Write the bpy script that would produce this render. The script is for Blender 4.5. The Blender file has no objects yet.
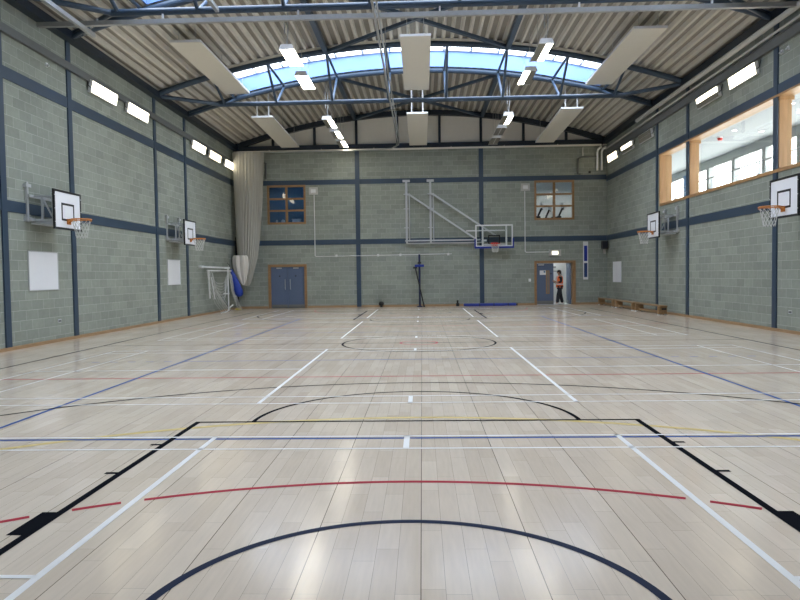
import bpy, bmesh, math, random
from mathutils import Vector, Matrix, Euler
random.seed(7)
scn = bpy.context.scene
COL = scn.collection
PI = math.pi

# ------------------------------------------------------------------ materials
def new_mat(name):
    m = bpy.data.materials.new(name); m.use_nodes = True
    nt = m.node_tree; b = nt.nodes['Principled BSDF']
    return m, nt, b

def mat(name, col, rough=0.5, metal=0.0, var=0.08, scale=6.0, spec=0.5, bump=0.0, coat=0.0):
    m, nt, b = new_mat(name)
    n = nt.nodes.new('ShaderNodeTexNoise'); n.inputs['Scale'].default_value = scale; n.inputs['Detail'].default_value = 4
    tc = nt.nodes.new('ShaderNodeTexCoord'); nt.links.new(tc.outputs['Object'], n.inputs['Vector'])
    mx = nt.nodes.new('ShaderNodeMix'); mx.data_type = 'RGBA'
    mx.inputs['A'].default_value = (*[c*(1-var) for c in col], 1); mx.inputs['B'].default_value = (*[min(1, c*(1+var)) for c in col], 1)
    nt.links.new(n.outputs['Fac'], mx.inputs['Factor']); nt.links.new(mx.outputs['Result'], b.inputs['Base Color'])
    b.inputs['Roughness'].default_value = rough; b.inputs['Metallic'].default_value = metal
    b.inputs['Specular IOR Level'].default_value = spec; b.inputs['Coat Weight'].default_value = coat
    if bump:
        bp = nt.nodes.new('ShaderNodeBump'); bp.inputs['Strength'].default_value = bump; bp.inputs['Distance'].default_value = 0.01
        nt.links.new(n.outputs['Fac'], bp.inputs['Height']); nt.links.new(bp.outputs['Normal'], b.inputs['Normal'])
    return m

def emit(name, col, s):
    m, nt, b = new_mat(name)
    b.inputs['Base Color'].default_value = (*col, 1); b.inputs['Emission Color'].default_value = (*col, 1)
    n = nt.nodes.new('ShaderNodeTexNoise'); n.inputs['Scale'].default_value = 2
    mr = nt.nodes.new('ShaderNodeMapRange'); mr.inputs['To Min'].default_value = s*0.95; mr.inputs['To Max'].default_value = s*1.05
    nt.links.new(n.outputs['Fac'], mr.inputs['Value']); nt.links.new(mr.outputs['Result'], b.inputs['Emission Strength'])
    return m

def glass(name, tint=(0.95, 0.97, 0.97), refl=0.08):
    m = bpy.data.materials.new(name); m.use_nodes = True; nt = m.node_tree; nt.nodes.clear()
    o = nt.nodes.new('ShaderNodeOutputMaterial'); mx = nt.nodes.new('ShaderNodeMixShader')
    t = nt.nodes.new('ShaderNodeBsdfTransparent'); g = nt.nodes.new('ShaderNodeBsdfGlossy')
    f = nt.nodes.new('ShaderNodeFresnel'); f.inputs['IOR'].default_value = 1.45
    t.inputs['Color'].default_value = (*tint, 1); g.inputs['Roughness'].default_value = 0.02
    ad = nt.nodes.new('ShaderNodeMath'); ad.operation = 'MULTIPLY_ADD'; ad.inputs[1].default_value = 1.0; ad.inputs[2].default_value = refl-0.04
    ge = nt.nodes.new('ShaderNodeNewGeometry'); iv = nt.nodes.new('ShaderNodeMath'); iv.operation = 'SUBTRACT'; iv.inputs[0].default_value = 1.0
    ml = nt.nodes.new('ShaderNodeMath'); ml.operation = 'MULTIPLY'
    nt.links.new(ge.outputs['Backfacing'], iv.inputs[1]); nt.links.new(f.outputs[0], ad.inputs[0])
    nt.links.new(ad.outputs[0], ml.inputs[0]); nt.links.new(iv.outputs[0], ml.inputs[1]); nt.links.new(ml.outputs[0], mx.inputs[0])
    nt.links.new(t.outputs[0], mx.inputs[1]); nt.links.new(g.outputs[0], mx.inputs[2]); nt.links.new(mx.outputs[0], o.inputs[0])
    return m

def sheer(name, col, alpha, cells=0.0):
    m, nt, b = new_mat(name)
    b.inputs['Base Color'].default_value = (*col, 1); b.inputs['Roughness'].default_value = 0.9
    tc = nt.nodes.new('ShaderNodeTexCoord'); n = nt.nodes.new('ShaderNodeTexNoise'); n.inputs['Scale'].default_value = 3.0
    mp = nt.nodes.new('ShaderNodeMapping'); mp.inputs['Scale'].default_value = (4, 4, 0.4)
    nt.links.new(tc.outputs['Object'], mp.inputs[0]); nt.links.new(mp.outputs[0], n.inputs['Vector'])
    mr = nt.nodes.new('ShaderNodeMapRange'); mr.inputs['To Min'].default_value = alpha-0.12; mr.inputs['To Max'].default_value = alpha+0.12
    nt.links.new(n.outputs['Fac'], mr.inputs['Value']); nt.links.new(mr.outputs['Result'], b.inputs['Alpha'])
    return m

def block_mat(name, axis):
    """painted-grey fair-faced blockwork; axis = the horizontal axis of the wall"""
    m, nt, b = new_mat(name)
    g = nt.nodes.new('ShaderNodeNewGeometry'); s = nt.nodes.new('ShaderNodeSeparateXYZ'); c = nt.nodes.new('ShaderNodeCombineXYZ')
    nt.links.new(g.outputs['Position'], s.inputs[0])
    zo = nt.nodes.new('ShaderNodeMath'); zo.operation = 'ADD'; zo.inputs[1].default_value = 0.066
    nt.links.new(s.outputs[axis], c.inputs['X']); nt.links.new(s.outputs['Z'], zo.inputs[0]); nt.links.new(zo.outputs[0], c.inputs['Y'])
    br = nt.nodes.new('ShaderNodeTexBrick'); nt.links.new(c.outputs[0], br.inputs['Vector'])
    br.inputs['Scale'].default_value = 1.0; br.inputs['Brick Width'].default_value = 0.48; br.inputs['Row Height'].default_value = 0.236
    br.inputs['Mortar Size'].default_value = 0.006; br.inputs['Mortar Smooth'].default_value = 0.3; br.inputs['Bias'].default_value = 0.0
    br.inputs['Color1'].default_value = (0.250, 0.278, 0.245, 1); br.inputs['Color2'].default_value = (0.308, 0.336, 0.297, 1)
    br.inputs['Mortar'].default_value = (0.42, 0.445, 0.41, 1)
    n = nt.nodes.new('ShaderNodeTexNoise'); n.inputs['Scale'].default_value = 9; n.inputs['Detail'].default_value = 6
    nt.links.new(g.outputs['Position'], n.inputs['Vector'])
    n2 = nt.nodes.new('ShaderNodeTexNoise'); n2.inputs['Scale'].default_value = 0.55; nt.links.new(g.outputs['Position'], n2.inputs['Vector'])
    a = nt.nodes.new('ShaderNodeMath'); a.operation = 'ADD'; nt.links.new(n.outputs['Fac'], a.inputs[0]); nt.links.new(n2.outputs['Fac'], a.inputs[1])
    mr = nt.nodes.new('ShaderNodeMapRange'); mr.inputs['From Max'].default_value = 2.0; mr.inputs['To Min'].default_value = 0.75; mr.inputs['To Max'].default_value = 1.25
    nt.links.new(a.outputs[0], mr.inputs['Value'])
    mx = nt.nodes.new('ShaderNodeMix'); mx.data_type = 'RGBA'; mx.blend_type = 'MULTIPLY'; mx.inputs['Factor'].default_value = 1
    nt.links.new(br.outputs['Color'], mx.inputs['A']); nt.links.new(mr.outputs['Result'], mx.inputs['B'])
    nt.links.new(mx.outputs['Result'], b.inputs['Base Color'])
    bp = nt.nodes.new('ShaderNodeBump'); bp.inputs['Strength'].default_value = 0.5; bp.inputs['Distance'].default_value = 0.004; bp.invert = True
    nt.links.new(br.outputs['Fac'], bp.inputs['Height']); nt.links.new(bp.outputs['Normal'], b.inputs['Normal'])
    b.inputs['Roughness'].default_value = 0.75; b.inputs['Specular IOR Level'].default_value = 0.25
    return m

def floor_mat():
    m, nt, b = new_mat('maple_strip_floor')
    g = nt.nodes.new('ShaderNodeNewGeometry'); s = nt.nodes.new('ShaderNodeSeparateXYZ'); c = nt.nodes.new('ShaderNodeCombineXYZ')
    nt.links.new(g.outputs['Position'], s.inputs[0])
    sh = nt.nodes.new('ShaderNodeMath'); sh.operation = 'ADD'; sh.inputs[1].default_value = 19.13   # a seam at x = 0.07
    nt.links.new(s.outputs['X'], sh.inputs[0])
    nt.links.new(s.outputs['Y'], c.inputs['X']); nt.links.new(sh.outputs[0], c.inputs['Y'])
    br = nt.nodes.new('ShaderNodeTexBrick'); nt.links.new(c.outputs[0], br.inputs['Vector'])
    br.inputs['Scale'].default_value = 1; br.inputs['Brick Width'].default_value = 0.95; br.inputs['Row Height'].default_value = 0.128
    br.offset = 0.43; br.offset_frequency = 2; br.squash = 0.8; br.squash_frequency = 3
    br.inputs['Mortar Size'].default_value = 0.0011; br.inputs['Mortar Smooth'].default_value = 0.1
    br.inputs['Color1'].default_value = (0.63, 0.525, 0.415, 1); br.inputs['Color2'].default_value = (0.71, 0.605, 0.49, 1)
    br.inputs['Mortar'].default_value = (0.33, 0.27, 0.215, 1)
    # long board seams every 0.64 m
    fr = nt.nodes.new('ShaderNodeMath'); fr.operation = 'MODULO'; fr.inputs[1].default_value = 0.64; nt.links.new(sh.outputs[0], fr.inputs[0])
    lt = nt.nodes.new('ShaderNodeMath'); lt.operation = 'LESS_THAN'; lt.inputs[1].default_value = 0.0045; nt.links.new(fr.outputs[0], lt.inputs[0])
    # grain
    mp = nt.nodes.new('ShaderNodeMapping'); mp.inputs['Scale'].default_value = (14, 1.2, 1); nt.links.new(g.outputs['Position'], mp.inputs[0])
    n = nt.nodes.new('ShaderNodeTexNoise'); n.inputs['Scale'].default_value = 2.5; n.inputs['Detail'].default_value = 7; nt.links.new(mp.outputs[0], n.inputs['Vector'])
    n2 = nt.nodes.new('ShaderNodeTexNoise'); n2.inputs['Scale'].default_value = 0.9; n2.inputs['Detail'].default_value = 5; nt.links.new(g.outputs['Position'], n2.inputs['Vector'])
    a = nt.nodes.new('ShaderNodeMath'); a.operation = 'ADD'; nt.links.new(n.outputs['Fac'], a.inputs[0]); nt.links.new(n2.outputs['Fac'], a.inputs[1])
    mr = nt.nodes.new('ShaderNodeMapRange'); mr.inputs['From Min'].default_value = 0.5; mr.inputs['From Max'].default_value = 1.5; mr.inputs['To Min'].default_value = 0.90; mr.inputs['To Max'].default_value = 1.10
    nt.links.new(a.outputs[0], mr.inputs['Value'])
    mx = nt.nodes.new('ShaderNodeMix'); mx.data_type = 'RGBA'; mx.blend_type = 'MULTIPLY'; mx.inputs['Factor'].default_value = 1
    nt.links.new(br.outputs['Color'], mx.inputs['A']); nt.links.new(mr.outputs['Result'], mx.inputs['B'])
    mx2 = nt.nodes.new('ShaderNodeMix'); mx2.data_type = 'RGBA'; mx2.inputs['B'].default_value = (0.13, 0.10, 0.08, 1)
    nt.links.new(lt.outputs[0], mx2.inputs['Factor']); nt.links.new(mx.outputs['Result'], mx2.inputs['A'])
    nt.links.new(mx2.outputs['Result'], b.inputs['Base Color'])
    rr = nt.nodes.new('ShaderNodeMapRange'); rr.inputs['To Min'].default_value = 0.13; rr.inputs['To Max'].default_value = 0.21
    nt.links.new(n2.outputs['Fac'], rr.inputs['Value']); nt.links.new(rr.outputs['Result'], b.inputs['Roughness'])
    b.inputs['Specular IOR Level'].default_value = 0.42
    return m

def wood_mat(name, c1, c2, scale=(3, 3, 30)):
    m, nt, b = new_mat(name)
    tc = nt.nodes.new('ShaderNodeTexCoord'); mp = nt.nodes.new('ShaderNodeMapping'); mp.inputs['Scale'].default_value = scale
    n = nt.nodes.new('ShaderNodeTexNoise'); n.inputs['Scale'].default_value = 1.3; n.inputs['Detail'].default_value = 6; n.inputs['Distortion'].default_value = 0.6
    nt.links.new(tc.outputs['Object'], mp.inputs[0]); nt.links.new(mp.outputs[0], n.inputs['Vector'])
    cr = nt.nodes.new('ShaderNodeValToRGB'); cr.color_ramp.elements[0].position = 0.3; cr.color_ramp.elements[1].position = 0.7
    cr.color_ramp.elements[0].color = (*c1, 1); cr.color_ramp.elements[1].color = (*c2, 1)
    nt.links.new(n.outputs['Fac'], cr.inputs[0]); nt.links.new(cr.outputs[0], b.inputs['Base Color'])
    b.inputs['Roughness'].default_value = 0.45
    return m

M = {}
M['floor'] = floor_mat()
M['block_side'] = block_mat('grey_blockwork_side', 'Y')
M['block_end'] = block_mat('grey_blockwork_end', 'X')
M['steel'] = mat('slate_blue_steel', (0.035, 0.062, 0.102), 0.42, var=0.06)
M['dark_steel'] = mat('dark_blue_steel', (0.015, 0.024, 0.038), 0.45, var=0.06)
M['deck'] = mat('beige_roof_deck', (0.60, 0.575, 0.52), 0.55, var=0.07, scale=3)
M['deck_dark'] = mat('dark_deck_trough', (0.295, 0.28, 0.25), 0.7, var=0.1, scale=3)  # upper flats of the deck, coloured darker than the ribs
M['cream'] = mat('cream_panel', (0.74, 0.71, 0.64), 0.6, var=0.04)
M['white'] = mat('white_paint', (0.74, 0.75, 0.76), 0.45, var=0.03)
M['upstand'] = mat('sky_tinted_upstand', (0.16, 0.28, 0.58), 0.6, var=0.03)  # blue sky light on the upstand is put into its colour
M['panel'] = mat('radiant_panel_enamel', (0.68, 0.655, 0.585), 0.5, var=0.03)
M['galv'] = mat('galvanised_steel', (0.42, 0.43, 0.43), 0.45, 0.55, var=0.12, scale=12)
M['tray'] = mat('grey_cable_tray', (0.15, 0.16, 0.165), 0.55, 0.25, var=0.1)
M['pipe'] = mat('light_grey_pipe', (0.50, 0.50, 0.48), 0.45, var=0.08)
M['alu'] = mat('silver_paint', (0.52, 0.54, 0.56), 0.4, 0.3, var=0.06)
M['black'] = mat('black_paint', (0.012, 0.013, 0.016), 0.4, var=0.15)
M['line_black'] = mat('black_line_paint', (0.010, 0.011, 0.014), 0.6, var=0.2, scale=2, spec=0.0)
M['line_navy'] = mat('navy_line_paint', (0.018, 0.026, 0.055), 0.5, var=0.15, scale=2, spec=0.05)
M['line_blue'] = mat('blue_line_paint', (0.030, 0.085, 0.27), 0.5, var=0.12, scale=2, spec=0.05)
M['line_white'] = mat('white_line_paint', (0.82, 0.81, 0.79), 0.4, spec=0.3, var=0.06, scale=2)
M['line_red'] = mat('red_line_paint', (0.40, 0.035, 0.055), 0.5, var=0.12, scale=2, spec=0.05)
M['line_yellow'] = mat('worn_yellow_line_paint', (0.66, 0.50, 0.17), 0.33, var=0.12, scale=2)
M['board_white'] = mat('white_backboard', (0.87, 0.89, 0.95), 0.35, var=0.02)
M['orange'] = mat('orange_rim', (0.55, 0.20, 0.04), 0.4, var=0.1)
M['red'] = mat('red_paint', (0.58, 0.035, 0.03), 0.4, var=0.1)
M['net'] = mat('white_cord', (0.62, 0.63, 0.62), 0.8, var=0.05)
M['wood'] = wood_mat('golden_oak', (0.27, 0.155, 0.07), (0.36, 0.215, 0.105))
M['wood_post'] = wood_mat('pale_oak', (0.38, 0.21, 0.09), (0.48, 0.28, 0.13), (6, 6, 0.8))
M['wood_bench'] = wood_mat('bench_pine', (0.27, 0.165, 0.08), (0.38, 0.24, 0.12), (8, 1, 8))
M['skirt'] = wood_mat('oak_skirting', (0.33, 0.20, 0.10), (0.42, 0.27, 0.15), (2, 2, 20))
M['door_blue'] = mat('slate_blue_door', (0.105, 0.145, 0.235), 0.42, var=0.04)
M['kick'] = mat('brushed_kick_plate', (0.22, 0.22, 0.22), 0.4, 0.6, var=0.08)
M['wb'] = mat('whiteboard_enamel', (0.86, 0.88, 0.93), 0.3, var=0.02)
M['blue_pad'] = mat('royal_blue_vinyl', (0.014, 0.035, 0.30), 0.4, var=0.1)
M['blue_bag'] = mat('blue_nylon', (0.010, 0.045, 0.36), 0.5, var=0.2, scale=9, bump=0.4)
M['blue_post'] = mat('dark_blue_enamel', (0.012, 0.02, 0.075), 0.4, var=0.1)
M['grey_plastic'] = mat('grey_plastic', (0.30, 0.31, 0.31), 0.5, var=0.05)
M['lamp_off'] = mat('unlit_louvre', (0.20, 0.19, 0.155), 0.35, var=0.08)
M['lamp_on'] = emit('lit_tube', (1.0, 0.93, 0.78), 8.0)
M['wall_lamp_on'] = emit('lit_wall_diffuser', (1.0, 0.90, 0.68), 3.2)
M['wall_lamp_dim'] = emit('amber_wall_diffuser', (1.0, 0.85, 0.56), 2.0)
M['exit_on'] = emit('lit_exit_panel', (1.0, 0.93, 0.72), 1.0)
M['downlight'] = emit('gallery_downlight', (1.0, 0.95, 0.85), 6.0)
M['glass'] = glass('clear_glass')
M['glass_dark'] = glass('blue_tinted_glass', (0.72, 0.82, 0.92), 0.08)
M['sky_glass'] = glass('rooflight_glazing', (0.86, 0.92, 0.98), 0.06)
M['curtain'] = sheer('grey_net_curtain', (0.46, 0.45, 0.405), 0.82)
M['curtain_white'] = mat('white_curtain_cloth', (0.66, 0.63, 0.58), 0.85, var=0.08, scale=5)
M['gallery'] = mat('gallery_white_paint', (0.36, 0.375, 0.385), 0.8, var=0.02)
M['plaster'] = mat('white_plaster', (0.72, 0.72, 0.70), 0.8, var=0.02)
M['office_blue'] = mat('blue_grey_office_paint', (0.10, 0.20, 0.31), 0.8, var=0.06)
M['office_grey'] = mat('grey_office_paint', (0.56, 0.60, 0.63), 0.8, var=0.04)
M['skin'] = mat('skin', (0.42, 0.25, 0.18), 0.55, var=0.06)
M['hivis'] = mat('orange_hi_vis', (0.95, 0.17, 0.03), 0.6, var=0.08)
M['reflective'] = mat('silver_reflective_tape', (0.6, 0.6, 0.58), 0.35, var=0.04)
M['trouser'] = mat('black_trouser_cloth', (0.016, 0.018, 0.026), 0.85, var=0.2)
M['shirt'] = mat('black_shirt_cloth', (0.02, 0.02, 0.026), 0.85, var=0.2)
M['hair'] = mat('dark_brown_hair', (0.025, 0.018, 0.014), 0.6, var=0.2)
M['shoe_white'] = mat('white_shoe', (0.75, 0.75, 0.74), 0.5, var=0.05)
M['yellow'] = mat('yellow_plastic', (0.55, 0.45, 0.03), 0.45, var=0.08)
M['leaf'] = mat('tree_leaf', (0.10, 0.22, 0.06), 0.7, var=0.4, scale=3)
M['bark'] = mat('tree_bark', (0.12, 0.09, 0.06), 0.9, var=0.3)
M['frame_blue'] = mat('mid_blue_frame', (0.06, 0.14, 0.30), 0.4, var=0.05)

# ------------------------------------------------------------------ mesh helpers
class MB:
    def __init__(s): s.bm = bmesh.new()
    def box(s, x0, x1, y0, y1, z0, z1):
        v = [s.bm.verts.new(p) for p in ((x0,y0,z0),(x1,y0,z0),(x1,y1,z0),(x0,y1,z0),(x0,y0,z1),(x1,y0,z1),(x1,y1,z1),(x0,y1,z1))]
        for f in ((3,2,1,0),(4,5,6,7),(0,1,5,4),(1,2,6,5),(2,3,7,6),(3,0,4,7)): s.bm.faces.new([v[i] for i in f])
        return s
    def bar(s, p, q, w, h, up=(0,0,1)):
        p, q = Vector(p), Vector(q); d = (q-p).normalized(); u = Vector(up)
        if abs(d.dot(u)) > 0.98: u = Vector((0,1,0))
        r = d.cross(u).normalized(); u = r.cross(d).normalized()
        a = [(-w/2,-h/2),(w/2,-h/2),(w/2,h/2),(-w/2,h/2)]
        A = [s.bm.verts.new(p+r*x+u*y) for x,y in a]; B = [s.bm.verts.new(q+r*x+u*y) for x,y in a]
        for i in range(4): s.bm.faces.new([A[i],A[(i+1)%4],B[(i+1)%4],B[i]])
        s.bm.faces.new(A[::-1]); s.bm.faces.new(B)
        return s
    def tube(s, pts, r, seg=10, closed=False):
        pts = [Vector(p) for p in pts]; n = len(pts); rings = []
        d0 = (pts[1]-pts[0]).normalized(); up = Vector((0,0,1)) if abs(d0.z) < 0.9 else Vector((0,1,0))
        rt = d0.cross(up).normalized()
        for i, p in enumerate(pts):
            if closed: d = (pts[(i+1) % n]-pts[i-1]).normalized()
            else: d = (pts[min(i+1,n-1)]-pts[max(i-1,0)]).normalized()
            rt = (rt-d*rt.dot(d)).normalized(); u = rt.cross(d)
            rad = r[i] if isinstance(r, (list, tuple)) else r
            rings.append([s.bm.verts.new(p+(rt*math.cos(t*2*PI/seg)+u*math.sin(t*2*PI/seg))*rad) for t in range(seg)])
        for i in range(n if closed else n-1):
            A, B = rings[i], rings[(i+1) % n]
            for t in range(seg): s.bm.faces.new([A[t],A[(t+1)%seg],B[(t+1)%seg],B[t]])
        if not closed: s.bm.faces.new(rings[0][::-1]); s.bm.faces.new(rings[-1])
        return s
    def poly(s, pts):
        s.bm.faces.new([s.bm.verts.new(p) for p in pts]); return s
    def sphere(s, c, rx, ry=None, rz=None, sub=2):
        ry = ry or rx; rz = rz or rx
        bmesh.ops.create_icosphere(s.bm, subdivisions=sub, radius=1, matrix=Matrix.Translation(c) @ Matrix.Diagonal((rx,ry,rz,1)))
        return s
    def loft(s, rings, cap=True):
        R = [[s.bm.verts.new(p) for p in r] for r in rings]; n = len(R[0])
        for i in range(len(R)-1):
            for t in range(n): s.bm.faces.new([R[i][t],R[i][(t+1)%n],R[i+1][(t+1)%n],R[i+1][t]])
        if cap: s.bm.faces.new(R[0][::-1]); s.bm.faces.new(R[-1])
        return s
    def build(s, name, m, parent=None, smooth=False, bevel=0.0, origin=None):
        off = Vector((0,0,0))
        if parent is not None:
            r = parent
            while r is not None: off += r.location; r = r.parent
        elif origin is not None: off = Vector(origin)
        if off.length: bmesh.ops.translate(s.bm, verts=s.bm.verts, vec=-off)
        bmesh.ops.recalc_face_normals(s.bm, faces=s.bm.faces)
        me = bpy.data.meshes.new(name); s.bm.to_mesh(me); s.bm.free()
        me.materials.append(m)
        if smooth:
            for p in me.polygons: p.use_smooth = True
        o = bpy.data.objects.new(name, me); COL.objects.link(o)
        if parent is not None: o.parent = parent
        elif origin is not None: o.location = off
        if smooth:
            try: me.set_sharp_from_angle(angle=math.radians(50))
            except Exception: pass
        if bevel:
            b = o.modifiers.new('bevel', 'BEVEL'); b.width = bevel; b.segments = 2; b.limit_method = 'ANGLE'
        return o

def tag(o, label, cat, group=None):
    o['label'] = label; o['category'] = cat
    if group: o['group'] = group
    return o
def thing(name, label, cat, loc=(0,0,0), group=None):
    o = bpy.data.objects.new(name, None); o.empty_display_size = 0.2; COL.objects.link(o); o.location = loc
    return tag(o, label, cat, group)
def struct(o): o['kind'] = 'structure'; return o
def sempty(name, loc=(0,0,0)):
    o = bpy.data.objects.new(name, None); COL.objects.link(o); o.location = loc; o['kind'] = 'structure'; return o
def dup(root, loc=None, rotz=None, label=None, group=None):
    def cp(o, par):
        c = o.copy(); COL.objects.link(c)
        if par is not None: c.parent = par
        for ch in list(o.children): cp(ch, c)
        return c
    r = cp(root, None)
    if loc is not None: r.location = loc
    if rotz is not None: r.rotation_euler = (0,0,rotz)
    if label: r['label'] = label
    if group: r['group'] = group
    return r

# ------------------------------------------------------------------ room shell
HX, YE, YS = 9.3, 31.7, -3.7           # half width, far end wall, wall behind the camera
def arc(x, z0=9.6): return z0-x*x/55.6

fl = struct(MB().box(-9.6, 9.6, YS-0.3, YE+0.3, -0.3, 0.0).build('floor', M['floor']))

def grid_wall(u0, u1, v0, v1, holes):
    us = sorted({u0, u1, *[h[0] for h in holes], *[h[1] for h in holes]}); vs = sorted({v0, v1, *[h[2] for h in holes], *[h[3] for h in holes]})
    for i in range(len(us)-1):
        for j in range(len(vs)-1):
            cu, cv = (us[i]+us[i+1])/2, (vs[j]+vs[j+1])/2
            if not any(h[0] < cu < h[1] and h[2] < cv < h[3] for h in holes): yield us[i], us[i+1], vs[j], vs[j+1]

struct(MB().box(-9.6, -9.3, YS-0.3, YE+0.3, 0, 8.9).build('wall_left', M['block_side']))
GY0, GY1, GZ0, GZ1 = 6.0, 24.42, 4.14, 6.05     # gallery window opening in the right wall
w = MB()
for a in grid_wall(YS-0.3, YE+0.3, 0, 8.9, [(GY0, GY1, GZ0, GZ1)]): w.box(9.3, 9.6, *a)
struct(w.build('wall_right', M['block_side']))
WIN1 = (-7.66, -5.71, 4.23, 6.19); WIN2 = (5.72, 7.69, 4.23, 6.19); DR1 = (-7.67, -5.74, 0, 2.19); DR2 = (5.74, 7.68, 0, 2.17)
w = MB()
for a in grid_wall(-9.3, 9.3, 0, 7.86, [WIN1, WIN2, DR1, DR2]): w.box(a[0], a[1], YE, YE+0.3, a[2], a[3])
struct(w.build('wall_end', M['block_end']))
struct(MB().box(-9.3, 9.3, YE+0.02, YE+0.3, 7.86, 10.4).build('wall_gable', M['cream']))
struct(MB().box(-9.3, 9.3, YS-0.3, YS, 0, 10.4).build('wall_behind', M['block_end']))

# steel bands and columns set in the blockwork
tn = 0
def trim(mb, m='steel'):
    global tn; tn += 1
    return struct(mb.build('trim_%d' % tn, M[m]))
for sx in (-1, 1):
    a, b = (-9.3, -9.275) if sx < 0 else (9.275, 9.3)
    for z0, z1 in ((3.16, 3.42), (6.16, 6.44) if sx < 0 else (6.08, 6.34)):
        trim(MB().box(a, b, YS, YE, z0, z1))
    a, b = (-9.3, -9.262) if sx < 0 else (9.262, 9.3)
    for y in (4.5, 7.4, 10.3, 13.2, 16.12, 21.75, 24.7):
        trim(MB().box(a, b, y-0.1, y+0.1, 0.02, 7.95))
    trim(MB().box(*((-9.3, -9.24) if sx < 0 else (9.24, 9.3)), YE-0.22, YE-0.02, 0.02, 3.2)) if sx < 0 else None
for z0, z1 in ((3.17, 3.42), (6.18, 6.42)):
    trim(MB().box(-9.27, 9.27, YE-0.025, YE, z0, z1))
for x in (-3.09, 3.09):
    trim(MB().box(x-0.11, x+0.11, YE-0.04, YE, 0.02, 7.86))
# dark eaves beams, gable beam, gable arch, gable posts
for sx in (-1, 1):
    a, b = (-9.3, -9.05) if sx < 0 else (9.05, 9.3)
    trim(MB().box(a, b, YS, YE, 7.93, 8.15), 'dark_steel')
trim(MB().box(-9.05, 9.05, YE-0.2, YE+0.03, 7.86, 8.13), 'dark_steel')
g = MB(); prev = None
xs = [-9.2+18.4*i/32 for i in range(33)]
for i in range(32):
    g.bar((xs[i], YE-0.1, arc(xs[i], 9.63)), (xs[i+1], YE-0.1, arc(xs[i+1], 9.63)), 0.24, 0.24)
trim(g, 'dark_steel')
for x in (-7.3, -5.2, -3.1, -1.05, 1.05, 3.1, 5.2, 7.3):
    trim(MB().box(x-0.06, x+0.06, YE-0.1, YE+0.04, 8.13, arc(x, 9.6)-0.05), 'dark_steel')
# skirtings
struct(MB().box(-9.3, -9.24, YS, YE, 0.002, 0.075).build('baseboard_left', M['skirt']))
struct(MB().box(9.24, 9.3, YS, YE, 0.002, 0.075).build('baseboard_right', M['skirt']))
w = MB()
for a, b in ((-9.24, -7.72), (-5.68, 5.69), (7.73, 9.24)): w.box(a, b, YE-0.03, YE, 0.002, 0.10)
struct(w.build('baseboard_end', M['skirt']))

# ------------------------------------------------------------------ roof deck: trapezoidal sheet, ribs along the hall
def deck_profile(x0, x1):
    pts = []; p = 0.30
    k0 = math.floor(x0/p); k1 = math.ceil(x1/p)
    for k in range(k0, k1):
        for dx, h, dark in ((0.0, 0, 0), (0.07, 0, 1), (0.105, 0.11, 1), (0.265, 0.11, 1)):
            x = k*p+dx
            if x0 <= x <= x1: pts.append((x, arc(x, 9.74)+h, dark))
    if pts[0][0] > x0: pts.insert(0, (x0, arc(x0, 9.74)+pts[0][2]*0.0, 0))
    if pts[-1][0] < x1: pts.append((x1, arc(x1, 9.74), 0))
    return pts
SKY = [(4.55, 7.35), (13.35, 16.0), (21.98, 24.6)]     # rooflight strips
def deck_seg(mb, x0, x1, y0, y1):
    p = deck_profile(x0, x1)
    for i in range(len(p)-1):
        a, b = p[i], p[i+1]
        f = mb.bm.faces.new([mb.bm.verts.new(q) for q in ((a[0],y0,a[1]),(b[0],y0,b[1]),(b[0],y1,b[1]),(a[0],y1,a[1]))])
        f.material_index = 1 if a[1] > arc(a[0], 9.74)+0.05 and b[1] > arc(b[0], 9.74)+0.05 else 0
d = MB(); ys = [YS-0.3]+[v for s in SKY for v in s]+[YE+0.3]
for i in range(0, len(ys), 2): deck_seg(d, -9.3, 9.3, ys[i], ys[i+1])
for s in SKY:
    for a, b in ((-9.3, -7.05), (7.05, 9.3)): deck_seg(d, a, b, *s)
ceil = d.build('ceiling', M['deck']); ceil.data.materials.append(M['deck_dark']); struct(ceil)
# weather skin above the deck keeps daylight out of the troughs
d = MB()
def skin_seg(x0, x1, y0, y1):
    n = max(2, int((x1-x0)/0.6))
    for i in range(n):
        a, b = x0+(x1-x0)*i/n, x0+(x1-x0)*(i+1)/n
        d.poly([(a,y0,arc(a,9.9)),(b,y0,arc(b,9.9)),(b,y1,arc(b,9.9)),(a,y1,arc(a,9.9))])
for i in range(0, len(ys), 2): skin_seg(-9.7, 9.7, ys[i], ys[i+1])
for s in SKY:
    for a, b in ((-9.7, -7.05), (7.05, 9.7)): skin_seg(a, b, *s)
d.build('roof_sheet', M['deck'], ceil)
# steel between the trusses: longitudinal purlins and diagonal braces (fixed to the roof)
for y0, y1 in ((16.25, 21.7), (24.85, 31.5), (7.5, 13.1)):
    for x in (-3.15, 3.15):
        MB().bar((x, y0, arc(3.15, 9.58)), (x, y1, arc(3.15, 9.58)), 0.16, 0.18).build('purlin', M['steel'], ceil)
    z = arc(3.15, 9.56)
    MB().bar((-3.1, y1, z), (3.1, y0, z), 0.13, 0.10).build('diagonal_brace', M['steel'], ceil)
    MB().bar((-3.1, y0, z+0.01), (3.1, y1, z+0.01), 0.13, 0.10).build('diagonal_brace', M['steel'], ceil)

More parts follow.
